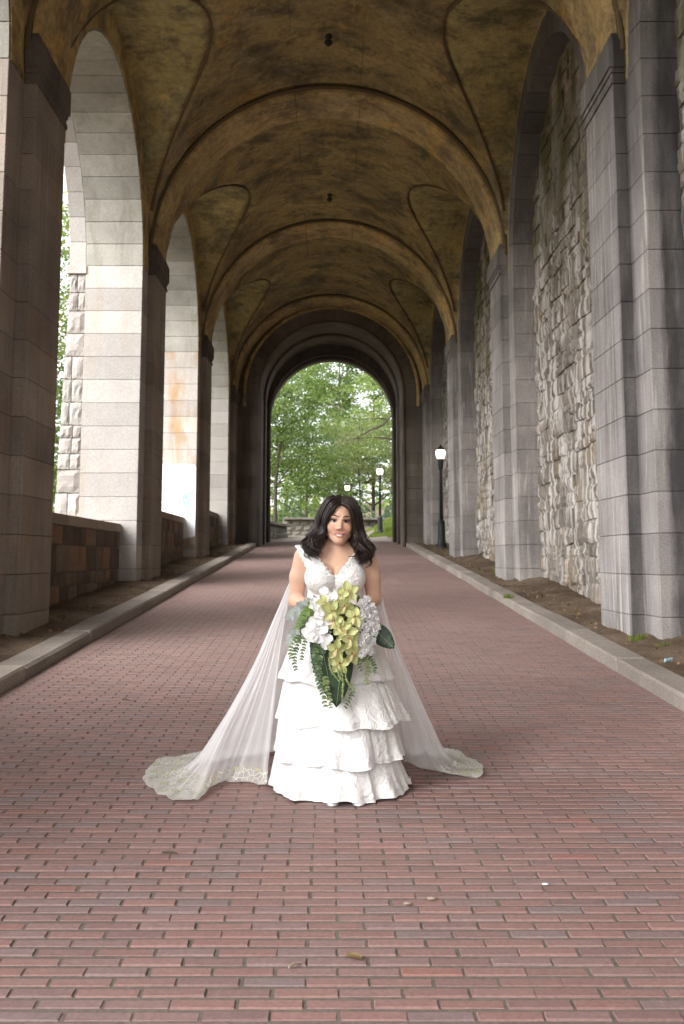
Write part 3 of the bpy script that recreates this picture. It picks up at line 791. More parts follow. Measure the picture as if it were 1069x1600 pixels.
# ------------------------------------------------------------------ far end wall with its stepped portal
def end_wall():
    R = thing('end_wall', (-0.04, YEND, gy(YEND)), 'dark stone end wall with the round-headed portal framing the green trees', 'end wall')
    off = R.location; xc = -0.04
    def mass(name, hw, zs, ya, yb, xl, xr, ztop, mat):
        """wall with a round-headed opening, as one solid"""
        n = 40
        inner = [(hw * math.cos(PI * i / n), zs + hw * math.sin(PI * i / n)) for i in range(n + 1)]
        inner = [(hw, 1.0)] + inner + [(-hw, 1.0)]
        outer = []
        for x, z in inner:
            if z <= zs: outer.append((xr - xc if x > 0 else xl - xc, z))
            else:
                t = math.atan2(z - zs, x); ex = (xr - xc) if x > 0 else (xl - xc)
                kx = abs(ex) / max(1e-6, abs(math.cos(t))); kz = (ztop - zs) / max(1e-6, math.sin(t)); kk = min(kx, kz)
                outer.append((kk * math.cos(t), zs + kk * math.sin(t)))
        v = []; f = []
        for (a, b), (c, d) in zip(inner, outer):
            for x, z in ((a, b), (c, d)):
                for y in (ya, yb): v.append((x, y - off.y, z - off.z))
        for i in range(len(inner) - 1):
            p = i * 4; q = p + 4
            f += [(p, q, q + 2, p + 2), (p + 1, p + 3, q + 3, q + 1), (p, p + 1, q + 1, q), (p + 2, q + 2, q + 3, p + 3)]
        o = mk(name, v, f, mat, R); fixn(o.data); return o
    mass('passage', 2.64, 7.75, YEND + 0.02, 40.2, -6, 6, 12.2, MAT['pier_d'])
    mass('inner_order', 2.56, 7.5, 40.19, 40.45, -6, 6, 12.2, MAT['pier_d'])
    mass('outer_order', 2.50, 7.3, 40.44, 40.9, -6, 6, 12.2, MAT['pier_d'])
    # dressed stones of the front: jamb blocks and the voussoir ring
    zlo = gy(YEND) - 0.2; zs = 7.75
    n = int(math.ceil((zs - zlo) / CH))
    for i in range(n):
        z1 = zs - CH * i
        for sgn in (-1, 1):
            xa, xb = (-3.60, xc - 2.62) if sgn < 0 else (xc + 2.62, 3.42)
            block('block', xa, xb, YEND - 0.03, YEND + 0.6, z1 - CH, z1, MAT['pier_d'], R, off)
        for sgn in (-1, 1):
            for a, b in ((YEND + 0.6, 38.2), (38.2, 40.19)):
                xa, xb = (-3.0, xc - 2.62) if sgn < 0 else (xc + 2.62, 3.0)
                block('block', xa, xb, a, b, z1 - CH, z1, MAT['pier_d'], R, off)
    nv = 27; h = PI / nv / 2
    v, f = wedge(2.62, 3.22, h, 0.3); v = [(y, x, z) for x, y, z in v]
    me = bpy.data.meshes.new('voussoir'); me.from_pydata(v, [], f); me.materials.append(MAT['pier_d']); fixn(me)
    for i in range(nv):
        a = -PI / 2 + (i + 0.5) * PI / nv
        o = link('voussoir', me, R, (0, 0.27, zs - off.z)); o.rotation_euler = (0, a, 0)
    # roll moulding round the inner arch
    path = [(2.53 * math.cos(PI * i / 40), 40.19 - off.y, 7.45 - off.z + 2.53 * math.sin(PI * i / 40)) for i in range(41)]
    path = [(2.53, path[0][1], gy(40) - off.z)] + path + [(-2.53, path[0][1], gy(40) - off.z)]
    v, f = tube(path, 0.06, 8); mk('roll_moulding', v, f, MAT['pier_d'], R, True)
    for hw, zc, yy, rad, mt in ((3.22, 7.75, YEND - 0.05, 0.075, 'rib'), (2.66, 7.75, YEND - 0.04, 0.055, 'pier_d'), (2.60, 7.75, 38.2, 0.07, 'pier_d'), (2.52, 7.38, 40.44, 0.05, 'pier_d')):
        path = [(hw * math.cos(PI * i / 48), yy - off.y, zc - off.z + hw * math.sin(PI * i / 48)) for i in range(49)]
        foot = (gy(yy) if hw < 3 else 7.25) - off.z
        path = [(hw, path[0][1], foot)] + path + [(-hw, path[0][1], foot)]
        v, f = tube(path, rad, 8); mk('roll_moulding', v, f, MAT[mt], R, True)
end_wall()
# ------------------------------------------------------------------ outside the far end
o = strip('path', -2.9, 2.6, 41.2, 51.8, 20, 60, lambda X, Y: terrain(X, Y) + 0.03 + 0.01 * np.sin(X * 4 + Y * 3), MAT['path']); tag(o, kind='structure')
MAT['field'] = granite('field_stone', (0.24, 0.22, 0.18), (0.10, 0.09, 0.07), 0.5, 0.6)
def field_wall(pts, h, label, k):
    R = thing('field_wall', (pts[0][0], pts[0][1], float(terrain(*pts[0]))), label, 'stone wall')
    off = R.location; rr = random.Random(500 + k); zb_ = off.z
    me_ = [rock_mesh(1, 1, 1, 600 + i + 10 * k, MAT['field'], 'y', -1, 0.10) for i in range(5)]
    for (xa, ya), (xb, yb) in zip(pts[:-1], pts[1:]):
        L = math.hypot(xb - xa, yb - ya); an = math.atan2(yb - ya, xb - xa)
        n = max(1, int(L / 0.45))
        for c in range(3):
            for i in range(n):
                t = (i + 0.5 + (0.3 if c % 2 else 0)) / n
                if t > 1: continue
                x = xa + (xb - xa) * t; y = ya + (yb - ya) * t; z = zb_
                o = link('stone', me_[rr.randrange(5)], R, (x - off.x, y - off.y, z - off.z + (c + 0.5) * h / 3.3 - 0.02)); o.rotation_euler.z = an; o.scale = (L / n - 0.02, 0.4, h / 3.3 - 0.015)
        for i in range(max(1, n // 2)):
            t = (i + 0.5) / max(1, n // 2); x = xa + (xb - xa) * t; y = ya + (yb - ya) * t; z = zb_
            v, f = cbox(L / max(1, n // 2) / 2 - 0.01, 0.27, 0.06, 0.02); o = mk('coping_stone', v, f, MAT['coping'], R, loc=(x - off.x, y - off.y, z - off.z + h * 0.95)); o.data.materials[0] = MAT['field']; o.rotation_euler.z = an; fixn(o.data)
            ct = math.cos(an); sn = math.sin(an)
field_wall([(-3.05, 42.5), (-2.75, 46.0), (-2.2, 48.5)], 0.95, 'dark low stone wall just outside the left side of the portal', 0)
field_wall([(-2.6, 53.0), (2.0, 53.6), (6.5, 54.0)], 1.0, 'pale low stone wall across the end of the road, behind the bride\'s head', 1)

def leaf_quads(centres, size, rs, flat=0.0):
    """leaf-shaped faces (kites bent on the midrib) at the given centres"""
    n = len(centres)
    d = rs.randn(n, 3); d /= np.linalg.norm(d, axis=1)[:, None]
    d[:, 2] *= (1 - flat); d /= np.linalg.norm(d, axis=1)[:, None]
    u = np.cross(d, rs.randn(n, 3)); u /= np.linalg.norm(u, axis=1)[:, None]
    nn = np.cross(d, u)
    sz = size * rs.uniform(0.6, 1.35, n)[:, None]
    a = centres - d * sz * 0.5; b = centres + u * sz * 0.32 + nn * sz * 0.08; c = centres + d * sz * 0.5; e = centres - u * sz * 0.32 + nn * sz * 0.08
    V = np.stack([a, b, c, e], 1).reshape(-1, 3)
    F = np.arange(n * 4).reshape(n, 4)
    return V, F
def tree(loc, H, crown_r, seed, mat, label, leaf=0.22, n=9000, trunk_r=0.16, lean=(0, 0), low=0.3, group='trees beyond the portal', limbs=9, clump=0.5, extra=()):
    rs = np.random.RandomState(seed); rr = random.Random(seed)
    z0 = float(terrain(loc[0], loc[1])) - 0.1
    R = thing('tree', (loc[0], loc[1], z0), label, 'tree', group)
    mb = MB()
    tp = catmull([(0, 0, 0), (lean[0] * .3 + rr.uniform(-.1, .1), lean[1] * .3, H * .35), (lean[0] * .7 + rr.uniform(-.2, .2), lean[1] * .7, H * .65), (lean[0], lean[1], H * .93)], 12)
    mb.add(*tube(tp, [trunk_r * (1 - 0.85 * i / 11) for i in range(12)], 7))
    tips = []
    for i in range(limbs):
        t = low + (0.95 - low) * (i + rr.random() * 0.6) / limbs; p = tp[min(11, int(t * 11))]
        an = rr.uniform(0, 2 * PI) if i > 1 else rr.choice((0.2, PI - 0.2)); L = crown_r * rr.uniform(0.65, 1.05) * (1 - 0.45 * max(0, t - 0.4))
        e = p + np.array([math.cos(an) * L, math.sin(an) * L * 0.8, L * rr.uniform(0.1, 0.6)])
        mid = (p + e) / 2 + np.array([rr.uniform(-.2, .2), rr.uniform(-.2, .2), L * 0.10])
        bp = catmull([p, mid, e], 7); r0 = trunk_r * 0.5 * (1 - 0.6 * t)
        mb.add(*tube(bp, [max(0.012, r0 * (1 - 0.8 * j / 6)) for j in range(7)], 5))
        for j in (3, 4, 5, 6): tips.append(bp[j])
        for q in range(3):
            b0 = bp[3 + q]; e2 = b0 + np.array([rr.uniform(-1, 1), rr.uniform(-1, 1), rr.uniform(-.1, .8)]) * L * 0.35
            mb.add(*tube([b0, (b0 + e2) / 2 + np.array([0, 0, .08]), e2], [0.02, 0.014, 0.006], 4)); tips.append(e2)
    for pth, r_ in extra:
        cp = catmull([(a - loc[0], b - loc[1], c - z0) for a, b, c in pth], 14); mb.add(*tube(cp, [r_ * (1 - .75 * j / 13) for j in range(14)], 6)); tips += [cp[9], cp[13]]
    mb.build('trunk', MAT['bark'], R, True)
    tips = np.array(tips)
    n = int(n * 1.9); leaf = leaf * .74
    cl = tips[rs.randint(0, len(tips), n // 80 + 1)] + rs.randn(n // 80 + 1, 3) * np.array([crown_r * 0.22, crown_r * 0.22, crown_r * 0.17])
    idx = rs.randint(0, len(cl), n)
    off = rs.randn(n, 3) * np.array([clump, clump, clump * 0.30]) * (0.65 + 0.5 * rs.rand(len(cl)))[idx][:, None]
    V, F = leaf_quads(cl[idx] + off, leaf, rs, 0.35)
    mk('crown', V, F, mat, R)
    return R
LA, LB, LC, LPALE = MAT['leaf_a'], MAT['leaf_b'], MAT['leaf_c'], MAT['leaf_p']
tree((-3.2, 55.5), 10.5, 3.6, 1, LA, 'slim dark-trunked tree at the left side of the portal view', n=8000, trunk_r=0.12, lean=(0.5, 0), low=0.25, extra=[([(-3.15, 55.4, 8.2), (-2.7, 55.2, 8.9), (-2.0, 55, 9.3), (-1.3, 55, 9.5)], .06), ([(-3.2, 55.4, 5.6), (-2.6, 55.2, 6.4), (-2.0, 55, 7.2), (-1.2, 55, 7.5)], .05)])
tree((-5.8, 62), 12, 4.2, 2, LC, 'bluish leafy tree low behind the wall at the left of the portal view', n=8000, low=0.06, limbs=12)
tree((0.5, 72), 15, 5.0, 3, LA, 'leafy green tree in the middle of the portal view', n=12000, leaf=0.25, low=0.12, limbs=13)
tree((6.0, 60), 13, 5.2, 4, LB, 'broad light green tree whose dark limb reaches in from the right of the portal view', n=11000, trunk_r=0.25, low=0.2, limbs=12, extra=[([(6.0, 59.8, 9.0), (4.6, 57, 10.9), (3.6, 56, 10.0), (2.9, 55.5, 9.2), (2.1, 55.2, 8.8), (1.3, 55, 8.3)], .11), ([(3.2, 55.7, 9.5), (2.5, 55.4, 9.5), (1.6, 55.2, 9.4)], .05)])
tree((3.2, 78), 16, 4.6, 5, LC, 'tall blue-green tree behind the second street lamp', n=10000, leaf=0.26, low=0.06, limbs=13)
tree((-2.2, 84), 17, 5.5, 6, LA, 'tall mid green tree behind the bride, left of centre', n=10000, leaf=0.28, low=0.05, limbs=13)
tree((1.8, 64), 8.5, 2.9, 7, LPALE, 'small pale grey-green tree in front of the taller ones', n=5000, leaf=0.16, trunk_r=0.08, low=0.35)
tree((-9.5, 75), 17, 6, 8, LA, 'dark tree glimpsed past the left jamb of the portal', n=8000, leaf=0.28)
tree((10, 82), 18, 6.5, 9, LA, 'dark tree glimpsed past the right jamb of the portal', n=8000, leaf=0.28)

# trees outside the open left side
LGR = 'trees outside the left arches'
tree((-11.5, 30), 15, 4.6, 21, LB, 'bright green tree seen through the gap left of the second pier', n=9000, low=0.15, group=LGR, limbs=13)
tree((-13.5, 40), 17, 5.0, 22, LA, 'tree seen low through the left arch beside the rough stone edge', n=9000, low=0.12, group=LGR, limbs=13)
tree((-9.2, 36.5), 8.5, 2.8, 23, LA, 'small tree whose sprig hangs into the farthest left arch', n=5000, leaf=0.17, low=0.3, group=LGR, trunk_r=0.09)
# a far wood that closes the view
rs = np.random.RandomState(77)
n = 24000
wx = rs.uniform(-75, 75, n); wy = 110 + rs.uniform(0, 14, n) + 0.004 * wx ** 2; wz = terrain(wx, wy) + rs.uniform(0, 1, n) ** 1.15 * (9 + 4.0 * np.sin(wx * 0.45) + 2 * np.sin(wx * 1.3))
V, F_ = leaf_quads(np.stack([wx, wy, wz], -1), 0.6, rs, 0.3)
o = mk('woods', V, F_, LB); tag(o, kind='stuff')
n = 7000
wx = rs.uniform(-9, 11, n); wy = 57 + rs.uniform(0, 5, n); wz = terrain(wx, wy) + rs.uniform(0, 1, n) ** 1.5 * (1.5 + 0.8 * np.sin(wx * 1.7) + 0.5 * np.sin(wx * 3.1 + 2))
V, F_ = leaf_quads(np.stack([wx, wy, wz], -1), 0.2, rs, 0.3)
o = mk('undergrowth', V, F_, LC); tag(o, kind='stuff')
# lawn on the bank right of the path
n = 26000
wx = rs.uniform(1.0, 7, n); wy = rs.uniform(47.5, 53.2, n); keep = (wx > 1.9 + 0.5 * np.sin(wy * 0.9) - 0.2 * (wy - 49)) ; wx, wy = wx[keep], wy[keep]; n = len(wx)
wz = terrain(wx, wy)
dx = rs.uniform(-.05, .05, n); dy = rs.uniform(-.05, .05, n); h = rs.uniform(0.06, 0.16, n); a = rs.uniform(0, PI, n); ww = 0.02
V = np.stack([np.stack([wx - ww * np.cos(a), wy - ww * np.sin(a), wz], -1), np.stack([wx + ww * np.cos(a), wy + ww * np.sin(a), wz], -1), np.stack([wx + dx, wy + dy, wz + h], -1)], 1).reshape(-1, 3)
o = mk('grass', V, np.arange(3 * n).reshape(n, 3), MAT['grass']); tag(o, kind='stuff')

# ------------------------------------------------------------------ street lamps
def make_globe():
    m = M('lit_globe', 0.3, 0.5); m.col((0.9, 0.85, 0.75)); m.b.inputs['Emission Color'].default_value = (1.0, 0.78, 0.52, 1); m.b.inputs['Emission Strength'].default_value = 1.1; return m.m
MAT['globe'] = make_globe()
def lamp(x, y, H, label):
    z = float(terrain(x, y)) if y > 41 else verge(y) + 0.06
    R = thing('street_lamp', (x, y, z), label, 'street lamp', 'black lamp posts with acorn globes')
    k = H / 3.25
    v, f = lathe([(0.17 * k, 0), (0.17 * k, .09 * k), (.14 * k, .12 * k), (.125 * k, .20 * k), (.115 * k, .72 * k), (.125 * k, .76 * k), (.11 * k, .80 * k), (.075 * k, .86 * k)], 16); mk('base', v, f, MAT['iron'], R)
    v, f = lathe([(.062 * k, .84 * k), (.045 * k, 2.45 * k), (.05 * k, 2.50 * k)], 14); mk('pole', v, f, MAT['iron'], R, True)
    v, f = lathe([(.05 * k, 2.44 * k), (.085 * k, 2.5 * k), (.07 * k, 2.54 * k), (.09 * k, 2.60 * k), (.095 * k, 2.76 * k), (.12 * k, 2.80 * k)], 16); mk('collar', v, f, MAT['iron'], R)
    v, f = lathe([(.10 * k, 2.79 * k), (.135 * k, 2.88 * k), (.155 * k, 2.98 * k), (.150 * k, 3.05 * k), (.115 * k, 3.11 * k)], 18); mk('globe', v, f, MAT['globe'], R, True)
    v, f = lathe([(.135 * k, 3.09 * k), (.12 * k, 3.13 * k), (.06 * k, 3.18 * k), (.025 * k, 3.21 * k), (.03 * k, 3.24 * k), (.008 * k, 3.27 * k)], 16); mk('cap', v, f, MAT['iron'], R)
lamp(3.45, 31.6, 3.25, 'lit lamp post standing inside the arcade against the right rubble wall')
lamp(2.33, 48.8, 3.35, 'lit lamp post outside the portal, right of the bride')
lamp(1.05, 70, 3.8, 'lamp post showing only its globe just above the bride\'s hair')
lamp(5.6, 92, 4.2, 'tiny distant lamp post at the right edge of the portal view')
#BRIDE
# ------------------------------------------------------------------ the bride
def surface_nets(d, org, h):
    """closed surface d=0 of a grid of distances, as quads"""
    s = d < 0
    nx, ny, nz = d.shape
    c = np.zeros((nx - 1, ny - 1, nz - 1), np.int8)
    for a in (0, 1):
        for b in (0, 1):
            for e in (0, 1): c += s[a:nx - 1 + a, b:ny - 1 + b, e:nz - 1 + e]
    act = (c > 0) & (c < 8)
    ix, iy, iz = np.nonzero(act)
    idx = -np.ones(act.shape, np.int32); idx[ix, iy, iz] = np.arange(len(ix))
    acc = np.zeros((len(ix), 3)); cnt = np.zeros(len(ix))
    cor = [(a, b, e) for a in (0, 1) for b in (0, 1) for e in (0, 1)]
    for p in cor:
        for ax in range(3):
            if p[ax]: continue
            q = list(p); q[ax] = 1
            d0 = d[ix + p[0], iy + p[1], iz + p[2]]; d1 = d[ix + q[0], iy + q[1], iz + q[2]]
            cr = (d0 < 0) != (d1 < 0)
            t = np.where(cr, d0 / np.where(cr, d0 - d1, 1), 0)
            for k in range(3):
                acc[:, k] += np.where(cr, p[k] + (t if k == ax else 0), 0)
            cnt += cr
    V = (np.stack([ix, iy, iz], -1) + acc / cnt[:, None]) * h + org
    Q = []
    for ax in range(3):
        sl0 = [slice(None)] * 3; sl1 = [slice(None)] * 3; sl0[ax] = slice(0, -1); sl1[ax] = slice(1, None)
        e0 = s[tuple(sl0)]; e1 = s[tuple(sl1)]
        o1, o2 = [(1, 2), (2, 0), (0, 1)][ax]
        X = np.nonzero(e0 != e1); X = np.stack(X, -1)
        ok = (X[:, o1] > 0) & (X[:, o2] > 0) & (X[:, o1] < d.shape[o1] - 1) & (X[:, o2] < d.shape[o2] - 1); X = X[ok]
        flip = ~e0[X[:, 0], X[:, 1], X[:, 2]]
        def at(da, db):
            Y = X.copy(); Y[:, o1] += da; Y[:, o2] += db; return idx[Y[:, 0], Y[:, 1], Y[:, 2]]
        q = np.stack([at(-1, -1), at(0, -1), at(0, 0), at(-1, 0)], -1)
        q[flip] = q[flip][:, ::-1]; Q.append(q)
    return V, np.concatenate(Q)

class SDF:
    def __init__(s, lo, hi, h):
        s.lo = np.array(lo, float); s.h = h; n = np.ceil((np.array(hi) - lo) / h).astype(int) + 1
        s.ax = [s.lo[i] + h * np.arange(n[i]) for i in range(3)]; s.d = np.full(n, 1.0, np.float32)
    def sub(s, lo, hi):
        sl = tuple(slice(max(0, int((lo[i] - s.lo[i]) / s.h)), min(s.d.shape[i], int((hi[i] - s.lo[i]) / s.h) + 2)) for i in range(3))
        P = np.stack(np.meshgrid(*[s.ax[i][sl[i]] for i in range(3)], indexing='ij'), -1).astype(np.float32)
        return sl, P
    def op(s, fn, lo, hi, k=0.02, mode='add', m=0.06):
        sl, P = s.sub(np.array(lo) - m, np.array(hi) + m)
        if min(P.shape[:3]) < 1: return
        e = fn(P); d = s.d[sl]
        if mode == 'add':
            hh = np.clip(0.5 + 0.5 * (d - e) / k, 0, 1); s.d[sl] = d * (1 - hh) + e * hh - k * hh * (1 - hh)
        else:
            e = -e; hh = np.clip(0.5 - 0.5 * (d - e) / k, 0, 1); s.d[sl] = d * (1 - hh) + e * hh + k * hh * (1 - hh)
    def ell(s, c, r, k=0.02, mode='add', T=None):
        c = np.array(c, float); r = np.array(r, float)
        cc = c if T is None else T(c)
        def fn(P):
            q = (P if T is None else T.inv(P)) - c
            k0 = np.linalg.norm(q / r, axis=-1); k1 = np.linalg.norm(q / r ** 2, axis=-1) + 1e-9
            return k0 * (k0 - 1) / k1
        R = r.max() if T is not None else r
        s.op(fn, cc - R, cc + R, k, mode)
    def cap(s, a, b, ra, rb, k=0.02, mode='add', T=None):
        a = np.array(a, float); b = np.array(b, float)
        if T is not None: a = T(a); b = T(b)
        def fn(P):
            t = np.clip(((P - a) @ (b - a)) / ((b - a) @ (b - a) + 1e-12), 0, 1)
            return np.linalg.norm(P - a - t[..., None] * (b - a), axis=-1) - (ra + (rb - ra) * t)
        R = max(ra, rb); s.op(fn, np.minimum(a, b) - R, np.maximum(a, b) + R, k, mode)
class Head:
    """head frame: x right, -y forward, z up from eye level; leans a little to the picture's right"""
    def __init__(s, c, roll, pitch=0.0, yaw=0.0):
        s.c = np.array(c); s.R = np.array(Matrix.Rotation(roll, 3, 'Y') @ Matrix.Rotation(yaw, 3, 'Z') @ Matrix.Rotation(pitch, 3, 'X'))
    def __call__(s, p): return np.asarray(p) @ s.R.T + s.c
    def inv(s, P): return (P - s.c) @ s.R
HD = Head((0.025, -0.035, 1.492), math.radians(4.0), math.radians(3.0), math.radians(3.0))

def make_skin():
    m = M('skin', 0.48, 0.4)
    at = m.n('ShaderNodeAttribute', attribute_name='tone')
    k = m.mix(m.noise(14, 3), (0.57, 0.35, 0.245), (0.63, 0.395, 0.285))
    sp = m.n('ShaderNodeSeparateColor'); m.set(sp.inputs[0], at.outputs['Color'])
    k = m.mix(sp.outputs[1], k, (0.58, 0.25, 0.175))
    k = m.mix(sp.outputs[2], k, (0.26, 0.14, 0.095))
    k = m.mix(sp.outputs[0], k, (0.42, 0.135, 0.12))
    m.col(k); m.b.inputs['Subsurface Weight'].default_value = 0.12; m.b.inputs['Subsurface Radius'].default_value = (0.012, 0.005, 0.003); m.b.inputs['Subsurface Scale'].default_value = 1.0
    return m.m
MAT['skin'] = make_skin()
MAT['hair'] = flat('dark_hair', (0.022, 0.013, 0.0105), 0.38, 0.45)
MAT['eye'] = flat('eye_white', (0.62, 0.57, 0.53), 0.4, 0.3)
MAT['iris'] = flat('iris_dark', (0.012, 0.007, 0.005), 0.5, 0.15)
MAT['lash'] = flat('lash_black', (0.012, 0.009, 0.008), 0.7, 0.2)
MAT['brow'] = flat('brow_dark', (0.045, 0.026, 0.018), 0.8, 0.2)
MAT['tooth'] = flat('tooth_white', (0.74, 0.71, 0.67), 0.3, 0.5)
def make_gown(name, scale, amt, c=(0.76, 0.75, 0.745)):
    m = M(name, 0.55, 0.35)
    m.b.inputs['Sheen Weight'].default_value = 0.15
    vv = m.n('ShaderNodeTexCoord').outputs['Object']
    n = m.n('ShaderNodeTexNoise'); n.inputs['Scale'].default_value = scale * 0.4; n.inputs['Detail'].default_value = 3; m.set(n.inputs['Vector'], vv)
    mx = m.n('ShaderNodeMix', data_type='VECTOR'); mx.inputs[0].default_value = 0.12; m.set(mx.inputs[4], vv); m.set(mx.inputs[5], n.outputs['Color'])
    e = m.voro(scale, vec=mx.outputs[1], feature='SMOOTH_F1')
    e2 = m.voro(scale * 0.45, vec=mx.outputs[1], feature='DISTANCE_TO_EDGE')
    hgt = m.math('ADD', m.ramp(e, [(0.15, 1.0), (0.55, 0.0)]), m.ramp(e2, [(0.02, 0.0), (0.09, 0.6)]))
    m.col(m.mix(m.ramp(e, [(0.2, 0.0), (0.6, 1.0)]), c, [x * 0.955 for x in c]))
    b = m.bump(hgt, amt, 0.012)
    m.bump(m.noise(9, 4, vec=vv), 0.2, 0.03, b)
    return m.m
MAT['gown'] = make_gown('ivory_jacquard', 30, 0.32)
MAT['lace'] = make_gown('white_lace', 60, 0.42, (0.74, 0.73, 0.725))
def make_tulle(name, base, facing, col):
    m = M(name, 0.8, 0.1); m.col(col)
    tl = m.n('ShaderNodeBsdfTranslucent'); m.set(tl.inputs[0], tuple(col) + (1,))
    mx = m.n('ShaderNodeMixShader'); mx.inputs[0].default_value = 0.45
    m.t.links.new(m.b.outputs[0], mx.inputs[1]); m.t.links.new(tl.outputs[0], mx.inputs[2])
    tp = m.n('ShaderNodeBsdfTransparent'); lw = m.n('ShaderNodeLayerWeight'); lw.inputs['Blend'].default_value = 0.35
    fac = m.math('MULTIPLY_ADD', lw.outputs['Facing'], facing, base)
    vv = m.n('ShaderNodeTexCoord').outputs['UV']
    fac = m.math('MULTIPLY', fac, m.ramp(m.noise(1.0, 3, vec=m.mapv((40, 1.5, 1), src=vv)), [(0.3, 0.75), (0.7, 1.25)]))
    m2 = m.n('ShaderNodeMixShader'); m.set(m2.inputs[0], fac); m.t.links.new(tp.outputs[0], m2.inputs[1]); m.t.links.new(mx.outputs[0], m2.inputs[2]); m.t.links.new(m2.outputs[0], m.out.inputs[0])
    return m
MAT['tulle'] = make_tulle('white_tulle', 0.48, 0.45, (0.92, 0.91, 0.92)).m
def make_lace_border():
    m = make_tulle('ivory_lace', 0.5, 0.5, (0.70, 0.69, 0.55))
    fac = m.ramp(m.voro(34, feature='DISTANCE_TO_EDGE', vec=m.warp(0.08)), [(0.03, 0.95), (0.09, 0.22)])
    fac2 = m.ramp(m.voro(15, vec=m.warp(0.1)), [(0.25, 0.95), (0.42, 0.0)])
    f = m.math('MAXIMUM', fac, fac2)
    sh = [n for n in m.t.nodes if n.type == 'MIX_SHADER'][-1]; m.set(sh.inputs[0], f)
    k = m.mix(fac2, (0.80, 0.79, 0.74), (0.52, 0.54, 0.33)); m.col(k)
    return m.m
MAT['lace_border'] = make_lace_border()
MAT['shoe'] = flat('silver_shoe', (0.6, 0.6, 0.62), 0.25, 0.8)

BR = thing('person', (0.015, 5.78, gy(5.78)), 'smiling dark-haired bride in a white tiered gown and sheer cape on the brick road', 'person')
def slopez(y): return S * y

